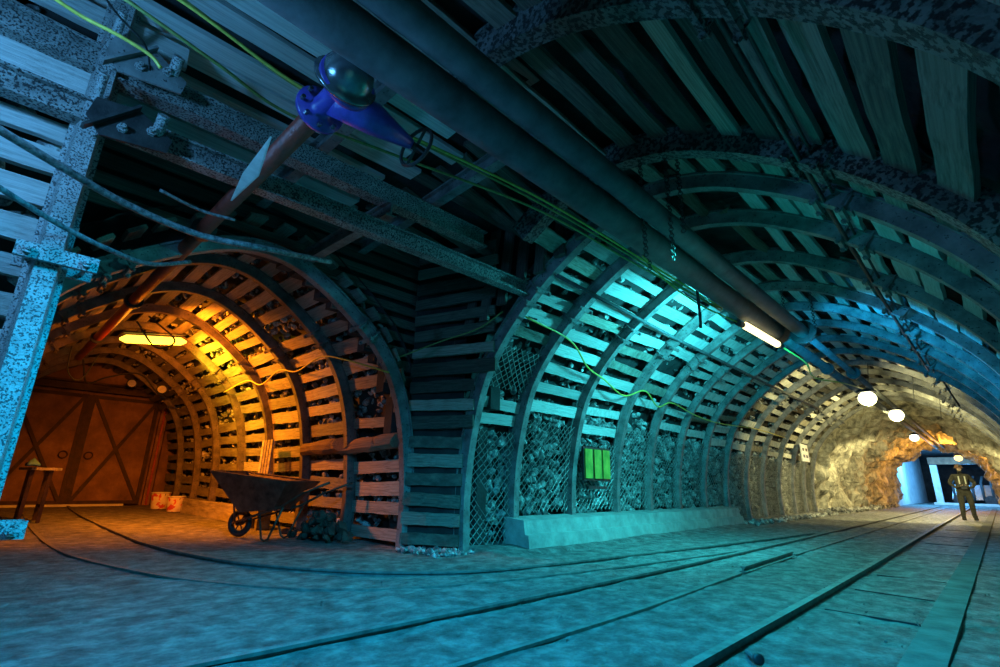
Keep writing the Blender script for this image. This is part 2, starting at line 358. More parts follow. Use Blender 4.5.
for i in range(len(MAINY) - 1):
    y0, y1 = MAINY[i], MAINY[i + 1]
    low = [2.0, 2.0, 1.75, 2.15, 2.1, 2.05, 1.95, 1.95, 1.95, 1.9, 1.9, 1.9, 1.9][i]
    if i == 0: low = 1.5
    g = 'lagging boards in the ' + landm(i)
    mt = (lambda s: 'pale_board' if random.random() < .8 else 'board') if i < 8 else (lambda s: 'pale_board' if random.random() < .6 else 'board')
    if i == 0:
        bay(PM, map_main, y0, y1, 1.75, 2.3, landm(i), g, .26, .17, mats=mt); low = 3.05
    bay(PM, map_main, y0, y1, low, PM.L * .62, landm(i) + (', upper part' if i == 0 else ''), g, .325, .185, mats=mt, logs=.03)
    bay(PM, map_main, y0, y1, PM.L * .62, PM.L - .1, landm(i) + ', right side', g + ', right side', .34, .24, mats=mt)
for i, nm in ((0, 'roof bay nearest the camera'), (1, 'roof bay behind the top edge arch'), (2, 'roof bay between the two heavy overhead arches'), (3, 'narrow roof bay at the blue tunnel mouth')):
    y0, y1 = allY[i], allY[i + 1]
    g = 'lagging boards in the ' + nm
    bay(PM, map_main, y0, y1, Lh - (.6 if i < 3 else 1.4), PM.L - .1, nm, g, .34, .21, m='board', mats=lambda s: 'board' if random.random() < .7 else 'dark_board', skip=.03)

# rock shells ------------------------------------------------------
def shell(name, prof, mp, a0, a1, da, out, amp, m, s0=0., s1=None, ds=.16, skipf=None, sc=1.3, scalef=None):
    s1 = prof.L if s1 is None else s1; na = int(abs(a1 - a0) / da); ns = int((s1 - s0) / ds); b = MB()
    for i in range(na + 1):
        a = a0 + (a1 - a0) * i / na
        for j in range(ns + 1):
            x, z, nx, nz, _, _ = prof.at(s0 + (s1 - s0) * j / ns)
            if scalef: kx, kz = scalef(a); x *= kx; z *= kz
            p = mp(x, z, a)
            q = out + amp * (noise.noise(p * sc) * 1.2 + .6 * noise.noise(p * sc * 2.7 + Vector((5, 1, 2))) + .35 * noise.noise(p * sc * 6.1))
            zz = z + nz * q
            b.v.append(tuple(mp(x + nx * q, zz, a)))
    W = ns + 1
    for i in range(na):
        for j in range(ns):
            if skipf and skipf(Vector(b.v[i * W + j])): continue
            b.f.append((i * W + j, i * W + j + 1, (i + 1) * W + j + 1, (i + 1) * W + j))
    o = b.build(name, m); struct(o); return o
shell('wall_main_rock', PM, map_main, 4.95, 24.2, .16, .36, .1, 'shell')
shell('ceiling_main_rock', PM, map_main, -3.5, 5.0, .2, .36, .08, 'shell', s0=Lh - .5)
shell('wall_branch_rock', PB, map_br, -6.4, -20.2, .16, .36, .09, 'shell')
# cave beyond the arches
def cave_scale(a):
    t = (a - 24) / 18.; return (1.12 - .38 * t, 1.04 - .22 * t)
shell('wall_cave', PM, map_main, 23.9, 42, .15, .1, .42, 'cave', ds=.13, sc=.8, scalef=cave_scale)

# rubble behind the lining ----------------------------------------
def rubble(prof, mp, a0, a1, s0, s1, n, rmin, rmax, out, name, m, label):
    b = MB()
    for _ in range(n):
        a = random.uniform(a0, a1); s = random.uniform(s0, s1); x, z, nx, nz, _, _ = prof.at(s); q = out + random.uniform(-.04, .08)
        b.lump(mp(x + nx * q, max(z + nz * q, .02), a), random.uniform(rmin, rmax), (1, random.uniform(.6, 1), random.uniform(.6, 1)))
    return tag(b.build(name, m), label, 'rubble', None, 'stuff')
rubble(PM, map_main, 5.1, 24, .1, 2.25, 3400, .04, .15, .26, 'rubble', 'stone', 'loose broken rock packed behind the wire mesh of the blue tunnel wall')
rubble(PM, map_main, 5.1, 24, 2.1, 5.0, 1300, .04, .12, .3, 'rubble', 'stone', 'loose rock filling the gaps behind the boards of the blue tunnel')
rubble(PB, map_br, -6.5, -18.5, PB.L * .5, PB.L - .05, 2400, .05, .12, .27, 'rubble', 'stone', 'loose rock filling the gaps behind the boards of the orange tunnel')

# wire mesh in the left wall bays ---------------------------------
def wire_bay(i, y0, y1, s0, s1):
    b = MB(); y0 += .07; y1 -= .07; W = y1 - y0; Hh = s1 - s0; st = .125
    def pt(a, s, wob):
        x, z, nx, nz, _, _ = PM.at(s); q = .085 + wob; return map_main(x + nx * q, z + nz * q, a)
    k = -Hh
    while k < W:
        for sg in (1, -1):
            pts = []
            n = 9
            t0 = max(0, -k); t1 = min(Hh, W - k)
            if t1 - t0 < .05: continue
            for j in range(n + 1):
                t = t0 + (t1 - t0) * j / n; a = k + t; a = a if sg == 1 else W - a
                pts.append(pt(y0 + a, s0 + t, .012 * sin(a * 9 + t * 7) + .004 * sg))
            b.tube(pts, .006, 4, False)
        k += st
    o = b.build('wire_mesh', 'wire'); tag(o, 'diamond wire mesh over broken rock, ' + landm(i), 'wire mesh', 'wire mesh panels along the blue tunnel wall')
wire_bay(0, MAINY[0], MAINY[1], 2.35, 3.0)
for i in range(len(MAINY) - 1):
    s0 = .5 if i < 7 else .05
    wire_bay(i, MAINY[i], MAINY[i + 1], .05 if i == 0 else s0, [1.7, 1.95, 1.7, 2.1, 2.05, 2.0, 1.9, 1.9, 1.9, 1.85, 1.85, 1.85, 1.85][i])
# upper mesh panel of the first bay
# ------------------------------------------------------------------ branch tunnel
BRX = [-6.33, -7.98, -9.67, -11.37, -13.06, -14.9, -16.5, -18.24]
for i, x in enumerate(BRX):
    lab = 'curved steel arch of the orange tunnel, ' + ('at its mouth' if i == 0 else ('last one before the gate' if i == len(BRX) - 1 else ORD1[i] + ' in from the mouth'))
    arch(PB0 if i == 0 else PB, map_br, x, lab, 'steel arches of the orange tunnel', k=1.2, m='steel' if i == 0 else 'rusty_arch')
for i in range(len(BRX)):
    x0 = BRX[i]; x1 = BRX[i + 1] if i < len(BRX) - 1 else -19.9
    nm = ORD1[i] + ' bay of the orange tunnel'
    g = 'lagging boards in the ' + nm
    bay(PB, map_br, x0, x1, PB.L * .22, PB.L - .08, nm, g, .325, .2, m='board', logs=.0)
    if i < 3: bay(PB, map_br, x0, x1, .1, PB.L * .22, nm + ', left side', g + ', left side', .3, .16, m='dark_board')
# the two round logs lying across the arches
for x0, x1, lab in ((-6.5, -7.95, 'thick round log across the boards, first orange tunnel bay'), (-8.1, -9.65, 'thick round log across the boards, second orange tunnel bay')):
    board((x0, 4.44, 1.52), (x1, 4.44, 1.46), .25, .25, (0, 1, 0), 'log', lab, 'thick logs in the orange tunnel wall', 0, True)

# end wall and gate -------------------------------------------------
b = MB(); n = 40; gx = -20.05
for i in range(n):
    a = -.3 + (4.6 + .3) * i / n; a2 = -.3 + 4.9 * (i + 1) / n
b.box((gx - .1, 2.1, 2.2), (.15, 5.4, 5.2)); struct(b.build('wall_end', 'rust'))
gt = thing('mine_gate', (-19.9, 2.14, 0), 'rusty double leaf steel gate with cross braces closing the orange tunnel', 'gate')
for y0, y1, nm in ((.3, 2.1, 'l'), (2.18, 3.98, 'r')):
    b = MB(); b.box((-19.93, (y0 + y1) / 2, 1.66), (.02, y1 - y0, 3.2)); pn = b.build('gate_leaf', 'rust', gt)
    f = MB(); X = -19.88
    for ya in (y0 + .05, y1 - .05): f.box((X, ya, 1.66), (.07, .1, 3.24))
    for za in (.09, 3.23): f.box((X, (y0 + y1) / 2, za), (.065, y1 - y0 - .1, .1))
    f.build('gate_frame', 'rust_dark', pn)
    for (pa, pb) in (((X, y0 + .1, .14), (X, y1 - .1, 3.18)), ((X + .01, y0 + .1, 3.18), (X + .01, y1 - .1, .14))):
        q = MB(); q.bar(pa, pb, .09, .09, (1, 0, 0)); q.build('cross_brace', 'rust_dark', pn)
for sg in (-1, 1):
    q = MB(); q.ring((-19.86, 2.14 + sg * .3, 1.45), (1, 0, 0), .1, .018, 14, 5); q.build('pull_ring', 'rust_dark', gt)
q = MB(); q.box((-19.86, 2.14, 1.66), (.07, .09, 3.2)); q.build('centre_post', 'rust_dark', gt)
t = thing('gate_post', (-19.7, 4.15, 0), 'broad reddish brown timber post standing right of the gate', 'post')
q = MB(); q.box((-19.7, 4.13, 1.65), (.16, .2, 3.3)); q.build('post_shaft', 'rust', t)
q = MB(); q.box((-19.6, 4.13, 1.65), (.05, .06, 3.3)); q.build('cover_strip', 'red', t)
t = thing('gate_lintel', (-19.75, 2.14, 3.33), 'dark steel lintel beam over the gate', 'beam'); q = MB(); q.box((-19.75, 2.2, 3.42), (.2, 4.5, .1)); q.box((-19.75, 2.2, 3.52), (.03, 4.5, .12)); q.box((-19.75, 2.2, 3.62), (.2, 4.5, .06)); q.build('flange_beam', 'rust_dark', t)
q = MB(); q.box((-19.4, 1.7, .03), (.16, 3.6, .06)); o = q.build('trim_1', 'white_concrete'); struct(o)

# ------------------------------------------------------------------ junction chamber
# flat planked deck above the junction
yd0, yd1 = -1.6, 4.3
xs = -6.35; k = 0
while xs < -2.55:
    z = 4.62 + .05 * sin(xs * 9)
    c2 = 2.9 + random.uniform(-.2, .4)
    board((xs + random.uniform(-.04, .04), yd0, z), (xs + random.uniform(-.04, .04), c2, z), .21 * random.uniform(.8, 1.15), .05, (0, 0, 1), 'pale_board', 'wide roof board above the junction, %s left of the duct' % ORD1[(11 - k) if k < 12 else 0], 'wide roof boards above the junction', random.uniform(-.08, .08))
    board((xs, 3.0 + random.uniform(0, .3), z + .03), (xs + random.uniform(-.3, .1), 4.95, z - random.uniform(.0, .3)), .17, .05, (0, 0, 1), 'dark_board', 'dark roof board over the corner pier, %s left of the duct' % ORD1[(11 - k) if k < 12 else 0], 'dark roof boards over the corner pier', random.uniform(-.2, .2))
    xs += .345; k += 1
b = MB(); b.box((-4.3, 1.6, 5.0), (4.8, 7.4, .3)); struct(b.build('ceiling_junction', 'shell'))
# long header beams (I section) along the tunnel
def ibeam(mb, a, b_, h=.2, w=.14, t=.02):
    a = Vector(a); b_ = Vector(b_); d = (b_ - a).normalized(); up = Vector((0, 0, 1)) - d * d.z; up.normalize()
    mb.bar(a + up * (h / 2), b_ + up * (h / 2), w, t); mb.bar(a - up * (h / 2), b_ - up * (h / 2), w, t); mb.bar(a, b_, t, h)
def beam(a, b_, label, m='girder_steel', h=.2, w=.14, group=None):
    q = MB(); ibeam(q, a, b_, h, w); o = q.build('steel_girder', m, loc=a); return tag(o, label, 'beam', group)
beam((-4.3, -1.2, 3.45), (-4.3, 4.9, 3.55), 'long pitted steel girder along the junction clamped low on the near post', h=.17, w=.13)
beam((-4.36, -1.2, 3.93), (-4.36, 4.1, 4.02), 'long pitted steel girder along the junction clamped high on the near post', h=.2, w=.16)
beam((-4.25, 2.6, 3.8), (-6.3, 2.6, 3.86), 'short dark cross girder between the long girders and the orange tunnel mouth', m='steel', h=.16, w=.12)
beam((-2.6, 3.2, 4.3), (-6.3, 3.4, 4.3), 'dark cross girder under the roof boards near the corner pier', m='steel', h=.16, w=.12)
beam((-2.6, 1.9, 4.42), (-6.3, 1.9, 4.42), 'dark cross girder under the roof boards beside the purple valve', m='steel', h=.16, w=.12)
# the near post
def vsweep(mb, x, y, z0, z1, k=1., outx=-1):
    o = len(mb.v); m = len(HAT)
    for z in (z0, z1):
        for a, b_ in HAT: mb.v.append((x + outx * b_ * k, y + a * k, z))
    for j in range(m): mb.f.append((o + j, o + (j + 1) % m, o + m + (j + 1) % m, o + m + j))
    mb.f.append(tuple(o + j for j in range(m))[::-1]); mb.f.append(tuple(o + m + j for j in range(m)))
pt = thing('steel_post', (-4.25, .2, 0), 'thick pale blue-lit pitted steel post at the left edge of the picture', 'post')
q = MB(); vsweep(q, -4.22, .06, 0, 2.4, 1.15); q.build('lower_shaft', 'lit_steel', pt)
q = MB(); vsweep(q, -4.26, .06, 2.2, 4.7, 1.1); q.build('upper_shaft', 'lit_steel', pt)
def post_clamp(z, w=.46):
    q = MB(); q.box((-4.17, .1, z), (.035, w, .1)); q.box((-4.45, .1, z), (.03, w, .08))
    for sg in (-1, 1):
        q.cyl((-4.1, .1 + sg * (w / 2 - .06), z), (-4.5, .1 + sg * (w / 2 - .06), z), .016, 8); q.cyl((-4.12, .1 + sg * (w / 2 - .06), z), (-4.15, .1 + sg * (w / 2 - .06), z), .036, 6)
    q.build('post_clamp', 'lit_steel', pt)
post_clamp(2.3, .42); post_clamp(.62, .42)
# bolted bracket plates carrying the two girders
for z, lab in ((3.42, 'bolted angle bracket carrying the lower long girder on the near post'), (3.98, 'bolted angle bracket carrying the upper long girder on the near post')):
    t = thing('girder_bracket', (-4.15, .25, z), lab, 'bracket')
    q = MB()
    pl = [(.02, -.16), (.42, -.1), (.44, .02), (.2, .16), (-.05, .12), (-.08, -.04)]
    n = len(pl)
    for xx in (-4.17, -4.15): q.v += [(xx, .1 + a, z + c) for a, c in pl]
    q.f += [tuple(range(n)), tuple(range(2 * n - 1, n - 1, -1))] + [(i, i + n, (i + 1) % n + n, (i + 1) % n) for i in range(n)]
    q.bar((-4.13, .02, z - .16), (-4.13, .3, z + .17), .02, .07, (1, 0, 0)); q.build('plate', 'dark_steel' if z < 3.6 else 'steel', t)
    for a, c in ((.13, -.05), (.3, .02)):
        q = MB(); q.cyl((-4.16, .1 + a, z + c), (-4.12, .1 + a, z + c), .034, 6); q.cyl((-4.16, .1 + a, z + c), (-4.09, .1 + a, z + c), .018, 8); q.build('bolt', 'lit_steel', t)
    q = MB(); q.cyl((-4.2, .44, z + .02), (-4.05, .44, z + .14), .04, 10); q.build('hook_bolt', 'lit_steel', t)
    q = MB(); q.cyl((-4.2, .05, z + .12), (-4.05, .05, z + .26), .03, 10); q.build('hook_bolt', 'lit_steel', t)
# planked wall left of the post
b = MB(); b.box((-5.0, -1.5, 2.3), (.3, 3.2, 4.9)); struct(b.build('wall_near_left', 'shell'))
z = .15; k = 0
while z < 4.6:
    board((-4.62, -1.5, z), (-4.6, .02 + random.uniform(-.05, .05), z + random.uniform(-.02, .02)), .16 * random.uniform(.85, 1.2), .06, (1, 0, 0), 'pale_board', 'pale lagging board left of the near post, %s from the floor' % ORD1[k], 'lagging boards left of the near post')
    z += .27; k += 1
b = MB()
for _ in range(130): b.lump((-4.78 + random.uniform(-.05, .05), random.uniform(-1.4, .15), random.uniform(.1, 4.5)), random.uniform(.06, .15), (1, 1, .7))
tag(b.build('rubble', 'stone'), 'loose pale rock wedged between the boards left of the near post', 'rubble', None, 'stuff')
# diagonal boards by the upper left
for y0, z0, y1, z1, lab in ((-.9, 4.3, .55, 4.4, 'wide pale board lying under the roof over the near post, upper one'), (-.9, 3.72, .05, 3.75, 'wide pale board between the two long girders left of the near post')):
    board((-4.42, y0, z0), (-4.4, y1, z1), .2, .05, (1, 0, 0), 'pale_board', lab, 'wide pale boards by the near post')
# near end of branch left wall
b = MB(); b.box((-5.6, -.55, 2.3), (1.5, .2, 4.9)); struct(b.build('wall_branch_left', 'shell'))
# gable over the orange tunnel mouth
def gable_z(y):
    best = 0
    for i in range(60):
        x, z, *_ = PB0.at(PB0.L * i / 59.)
        if abs((CYB + x) - y) < .13: best = max(best, z)
    return best
b = MB()
for i in range(28):
    ya = -.6 + i * .2; g0 = gable_z(ya + .1); z0 = (g0 + .12) if g0 > 0 else (2.9 if 4.3 < ya + .1 < 4.85 else 0)
    if z0 < 4.9: b.box((-6.72, ya + .1, (z0 + 4.95) / 2), (.2, .21, 4.95 - z0))
struct(b.build('wall_gable_rock', 'shell'))
z = 2.0; k = 0
while z < 4.55:
    # right hand side of the gable: from the arch to the pier
    yl = CYB
    for i in range(200):
        d = PB0.L * (.5 + .5 * i / 199.); x, zz, *_ = PB0.at(d)
        if zz <= z: yl = CYB + x; break
    if z > 3.75: yl = -.4
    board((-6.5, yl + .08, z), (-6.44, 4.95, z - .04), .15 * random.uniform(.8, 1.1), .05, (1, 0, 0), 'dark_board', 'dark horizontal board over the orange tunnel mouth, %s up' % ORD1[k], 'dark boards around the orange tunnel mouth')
    z += .23; k += 1
# corner pier
z = .15; k = 0
while z < 4.5:
    w = .17 * random.uniform(.85, 1.15)
    xr = -5.52 if z < 1.7 else (-5.3 if z < 2.4 else -4.9)
    if random.random() < .98: board((-6.3, 4.5, z), (xr, 4.92, z + random.uniform(-.03, .03)), w, .06, (.5, -.86, 0), 'dark_board' if random.random() < .75 else 'board', 'dark board across the corner pier, %s from the floor' % ORD1[k], 'boards across the face of the corner pier')
    z += .27; k += 1
b = MB(); o = len(b.v)
b.box((-6.05, 4.95, 2.35), (.9, .5, 4.8), Matrix.Rotation(.45, 3, 'Z')); b.box((-5.95, 5.2, 2.3), (.5, .5, 4.8)); struct(b.build('wall_pier_rock', 'shell'))
# spandrel above the first full arch on the left: fanned boards closing up to the deck
b = MB()
for i in range(16):
    x0 = -6.3 + i * .25; best = 0
    for j in range(80):
        x, z, *_ = PM.at(PM.L * j / 79.)
        if abs(CXM + x - (x0 + .12)) < .13: best = max(best, z)
    z0 = best + .25 if best else 0
    if z0 < 4.8: b.box((x0 + .12, 5.35, (z0 + 4.95) / 2), (.26, .2, max(.05, 4.95 - z0)))
struct(b.build('wall_spandrel_rock', 'shell'))
for k in range(9):
    t_ = k / 8.; xx = -6.0 + t_ * 2.6
    board((xx, 5.1 - .1, 4.75), (xx - .15 + .8 * t_ * .3, 4.85, max(2.5, 2.9 + t_ * 1.2) - .1), .17, .05, (0, -1, .2), 'dark_board', 'dark slanting board in the spandrel over the corner pier, %s from the left' % ORD1[k], 'slanting boards over the corner pier')

# ------------------------------------------------------------------ floor
def floor():
    b = MB()
    def hz(x, y):
        p = Vector((x, y, 0)); h = .02 * noise.noise(p * .9) + .014 * noise.noise(p * 3.1) + .006 * noise.noise(p * 8)
        if x < -4.9 and y > 5: h += .02
        # banks along the walls
        if y > 5.0: h += .05 * max(0, min(1, (-4.9 - x) / .5))
        return h - .012
    def grid(x0, x1, nx, y0, y1, ny):
        o = len(b.v)
        for j in range(ny + 1):
            y = y0 + (y1 - y0) * j / ny
            for i in range(nx + 1):
                x = x0 + (x1 - x0) * i / nx; b.v.append((x, y, hz(x, y)))
        W = nx + 1
        for j in range(ny):
            for i in range(nx): b.f.append((o + j * W + i, o + j * W + i + 1, o + (j + 1) * W + i + 1, o + (j + 1) * W + i))
    grid(-6.5, 1.3, 110, -2.0, 10, 170); grid(-6.5, 1.3, 60, 10, 26, 110); grid(-7, 2.5, 30, 26, 62, 60); grid(-20.5, -6.5, 130, -1.2, 5.4, 70)
    struct(b.build('floor', 'floor', smooth=True))
floor()
# ------------------------------------------------------------------ rails
RP = [(-.05, 0), (.05, 0), (.05, .008), (.012, .02), (.012, .045), (.03, .052), (.03, .075), (-.03, .075), (-.03, .052), (-.012, .045), (-.012, .02), (-.05, .008)]
def rail(pts, label, group, z0=-.035, k=.85, n=8):
    P = catmull([(x, y, 0) for x, y in pts], n); b = MB(); m = len(RP)
    for i, p in enumerate(P):
        d = (P[min(i + 1, len(P) - 1)] - P[max(i - 1, 0)]).normalized(); sd = Vector((d.y, -d.x, 0))
        for a, c in RP: b.v.append(tuple(p + sd * a * k + Vector((0, 0, z0 + c * k))))
    for i in range(len(P) - 1):
        for j in range(m): b.f.append((i * m + j, i * m + (j + 1) % m, (i + 1) * m + (j + 1) % m, (i + 1) * m + j))
    b.f.append(tuple(range(m))[::-1]); o = (len(P) - 1) * m; b.f.append(tuple(o + j for j in range(m)))
    ob = b.build('rail', 'rail', loc=(pts[0][0], pts[0][1], 0)); return tag(ob, label, 'rail', group)
M['rail'] = mat('worn rail steel', [(.3, (.07, .065, .06)), (.7, (.2, .19, .17))], .6, .1, 9, bump=.2, bscale=30, coord='Position')
rail([(-3.2, -.5), (-3.08, 2.2), (-3.0, 4.5), (-2.95, 8), (-2.93, 17), (-3.0, 44)], 'long straight rail of the main track, left one', 'rails')
rail([(-1.34, -.5), (-1.35, 3.0), (-1.35, 8), (-1.42, 20), (-1.5, 44)], 'long straight rail with dark gap beside it, right hand one of the main track', 'rails', z0=-.02, k=.95)
rail([(-2.3, .5), (-2.26, 2.4), (-2.24, 4), (-2.33, 6.4)], 'half buried middle rail in the foreground', 'rails', z0=-.055)
rail([(-2.33, 6.5), (-2.37, 8.6)], 'short dark raised rail piece in the middle of the floor', 'rails', z0=.0)
rail([(-2.38, 8.8), (-2.4, 13), (-2.55, 44)], 'thin middle rail running off to the cave', 'rails', z0=-.055)
rail([(-19.8, 2.22), (-16, 2.02), (-13.3, 1.95), (-10.5, 1.92), (-8.45, 1.96), (-6.56, 2.27), (-5.28, 2.86), (-4.53, 3.55), (-4.16, 4.34), (-3.92, 5.9), (-3.5, 9.3), (-3.1, 13.)], 'curved rail from the gate into the blue tunnel, outer one', 'rails')
rail([(-19.6, 1.25), (-16, 1.1), (-12, .98), (-8.5, 1.03), (-6.34, 1.45), (-5.26, 1.88), (-4.46, 2.45), (-4.0, 3.17), (-3.72, 4.1), (-3.35, 6.4), (-3.1, 8.4)], 'curved rail from the gate into the blue tunnel, inner one', 'rails', z0=-.055)
# flat strips and slab joints to the right of the track
b = MB(); b.box((-.5, 20, -.004), (.2, 48, .03)); tag(b.build('floor_strip', 'strip', loc=(-.5, 20, 0)), 'flat concrete strip set in the floor right of the rails', 'strip')
b = MB()
for y in [3.1, 4.1, 5.2, 6.4, 7.7, 9.2, 11, 13, 15.2, 18]:
    b.box((-.93, y, -.016), (.62, .012, .02), Matrix.Rotation(random.uniform(-.12, .12), 3, 'Z'))
struct(b.build('trim_2', 'black'))

# ------------------------------------------------------------------ concrete kerb in blue tunnel
t = MB()
n = 40
for i in range(n + 1):
    y = 5.9 + 8.75 * i / n; w = lambda s: .015 * noise.noise(Vector((y * 1.5, s, 3)))
    t.v += [(-5.6, y, -.05), (-5.07 + w(1), y, -.05), (-5.1 + w(2), y, .2 + w(3)), (-5.17 + w(4), y, .21 + w(3)), (-5.2 + w(4), y, .4 + w(5)), (-5.6, y, .43)]
for i in range(n):
    for j in range(6): t.f.append((i * 6 + j, i * 6 + (j + 1) % 6, (i + 1) * 6 + (j + 1) % 6, (i + 1) * 6 + j))
t.f += [(5, 4, 3, 2, 1, 0), tuple(n * 6 + j for j in range(6))]
tag(t.build('concrete_kerb', 'concrete'), 'low stepped concrete kerb along the foot of the blue tunnel wall', 'kerb')
# timber kerb in orange tunnel
kb = thing('timber_kerb', (-14, 4.15, 0), 'squared timber kerb laid along the foot of the orange tunnel wall', 'kerb')
b = MB(); b.box((-14.6, 4.25, .16), (6.0, .22, .34)); b.build('squared_timber', 'board', kb)
b = MB(); b.box((-10.9, 4.1, .17), (.9, .3, .36)); b.build('end_block', 'board', kb)
b = MB(); b.box((-10.25, 4.05, .3), (.4, .26, .1)); b.box((-10.1, 4.05, .12), (.1, .24, .26)); b.build('step_piece', 'board', kb)

# ------------------------------------------------------------------ ducts
zp = 3.45
d1 = thing('air_duct', (-2.24, 2, zp), 'thick grey duct running under the roof from the top of the picture, left one', 'duct')
b = MB(); b.tube([(-2.24, -2, zp), (-2.24, 8.9, zp)], .145, 28); b.build('duct_run', 'pipe', d1, True)
b = MB(); b.tube([(-2.24, 8.9, zp), (-2.24, 24, zp), (-2.3, 40, zp)], .085, 18); b.build('thin_duct_run', 'pipe', d1, True)
for y in (8.88, 12.5, 16.5):
    b = MB(); r = .235 if y == 8.88 else (.185 if y < 8 else .13); b.cyl((-2.24, y - .03, zp), (-2.24, y + .03, zp), r, 28); b.build('duct_flange', 'dark_steel', d1)
d2 = thing('air_duct', (-1.93, 2, zp), 'thinner grey duct running beside the thick duct, right one', 'duct')
b = MB(); b.tube([(-1.93, -2, zp + .03), (-1.93, 9.3, zp + .03)], .105, 24); b.build('duct_run', 'pipe', d2, True)
b = MB(); b.tube([(-1.93, 9.3, zp + .03), (-1.93, 24, zp), (-2.0, 40, zp)], .06, 16); b.build('thin_duct_run', 'pipe', d2, True)
for y in (9.3, 13.5):
    b = MB(); b.cyl((-1.93, y - .03, zp + .03), (-1.93, y + .03, zp + .03), .2 if y == 9.3 else .14, 24); b.build('duct_flange', 'dark_steel', d2)
# chains holding the ducts
def chain(x, y, z0, z1, label):
    b = MB(); z = z1; k = 0
    while z > z0:
        b.ring((x, y, z), (1, 0, 0) if k % 2 else (0, 1, 0), .022, .0055, 10, 4); z -= .034; k += 1
    tag(b.build('chain', 'dark_steel', loc=(x, y, z1)), label, 'chain', 'chains holding the ducts')
for x, y, z0, lab in ((-2.08, 4.15, 3.1, 'hanging chain left of the pair beside the heavy overhead arch'), (-1.83, 4.2, 3.0, 'hanging chain right of the pair beside the heavy overhead arch'), (-1.75, 4.3, 3.3, 'short hanging chain beside the heavy overhead arch'),
                      (-2.08, 9.0, 3.3, 'hanging chain between the two round duct flanges'), (-1.7, 9.1, 3.45, 'hanging chain right of the round duct flanges'), (-2.42, 4.9, 3.3, 'hanging chain left of the thick duct')):
    chain(x, y, z0, 4.2, lab)
# hanging black rod left of lamp
b = MB(); b.tube([(-2.42, 6.2, 3.55), (-2.42, 6.22, 3.1), (-2.44, 6.25, 2.93)], .02, 8); tag(b.build('hanging_rod', 'black'), 'black rod hanging down left of the white tube lamp', 'rod')

# ------------------------------------------------------------------ red pipe and valve
py = 1.17; pz = 3.45
rp = thing('red_pipe', (-8, py, pz), 'worn red pipe running from the orange tunnel roof to the purple valve', 'pipe')
b = MB(); b.tube([(-2.97, py, pz), (-14.5, py, pz)], .075, 20); b.build('pipe_run', 'red', rp, True)
for x in (-5.6, -8.9, -12):
    b = MB(); b.cyl((x - .04, py, pz), (x + .04, py, pz), .12, 18); b.build('pipe_collar', 'dark_steel', rp)
va = thing('gate_valve', (-2.7, py, pz), 'purple flanged valve with a domed cap joining the red pipe to the thick duct', 'valve')
b = MB(); b.lathe((-3.0, py, pz), (1, 0, 0), [(0, .17), (.035, .17), (.035, .08), (.1, .075), (.3, .075), (.38, .09), (.38, .19), (.42, .19)], 28); b.build('valve_body', 'violet', va, True)
b = MB(); b.lathe((-2.66, py, pz), (.95, -.12, .28), [(0, .10), (.03, .205), (.055, .21), (.06, .17), (.12, .165), (.2, .13), (.25, .07), (.27, .0)], 28); b.build('domed_cap', 'cap_steel', va, True)
for k in range(8):
    a = 2 * pi * k / 8; b = MB(); b.cyl((-3.03, py + .14 * cos(a), pz + .14 * sin(a)), (-2.93, py + .14 * cos(a), pz + .14 * sin(a)), .016, 6); b.build('flange_bolt', 'cap_steel', va)
b = MB(); b.tube([(-2.78, py, pz - .02), (-2.76, py + .3, pz - .02), (-2.74, py + .62, pz - .06)], [.12, .115, .04], 18); b.build('valve_bonnet', 'violet', va, True)
hw = MB(); hw.ring((-2.73, py + .66, pz - .07), (-.15, 1, -.1), .16, .014, 26, 6)
for k in range(4):
    a = pi / 4 + k * pi / 2; hw.bar((-2.73, py + .66, pz - .07), (-2.73 + .16 * cos(a), py + .66, pz - .07 + .16 * sin(a)), .02, .012)
hw.cyl((-2.73, py + .62, pz - .07), (-2.73, py + .7, pz - .07), .03, 10); hw.build('handwheel', 'dark_steel', va)
# white plate leaning on the pipe
b = MB(); q = [G(272, 137, 3.36), G(259, 176, 3.3), G(232, 201, 3.27), G(244, 174, 3.32)]
b.v = [tuple(v) for v in q] + [(x, y - .012, z) for x, y, z in q]; b.f = [(0, 1, 2, 3), (7, 6, 5, 4), (0, 4, 5, 1), (1, 5, 6, 2), (2, 6, 7, 3), (3, 7, 4, 0)]
tag(b.build('metal_shard', 'white', loc=q[0]), 'pale pointed sheet of metal stuck against the red pipe', 'sheet')

# ------------------------------------------------------------------ cables
def cable(pts, r, m, label, group='cables under the roof', n=8):
    b = MB(); b.tube(catmull(pts, n), r, 7); return tag(b.build('cable', m, smooth=True, loc=pts[0]), label, 'cable', group)
cable([(-3.25, -.45, 3.75), (-3.15, 0.05, 3.6), (-3.2, .55, 3.55), (-3.35, 1.1, 3.58), (-3.15, 1.95, 3.57), (-2.8, 3.4, 3.55), (-2.62, 5.0, 3.45), (-2.4, 7.0, 3.38)], .012, 'green_cable', 'sagging olive cable left of the ducts, lowest of the bunch')
cable([(-3.1, -.4, 3.8), (-3.05, .3, 3.72), (-3.1, 1.1, 3.65), (-2.95, 2.0, 3.66), (-2.72, 3.4, 3.62), (-2.55, 5.0, 3.5), (-2.4, 7.0, 3.4)], .012, 'yellow_cable', 'sagging yellow cable left of the ducts, nearest the thick duct')
cable([(-3.2, -.4, 3.9), (-3.12, .3, 3.8), (-3.2, 1.1, 3.72), (-3.0, 2.0, 3.68), (-2.76, 3.4, 3.6), (-2.58, 5.0, 3.48), (-2.42, 7.0, 3.36)], .011, 'green_cable', 'sagging olive cable left of the ducts, middle of the bunch')
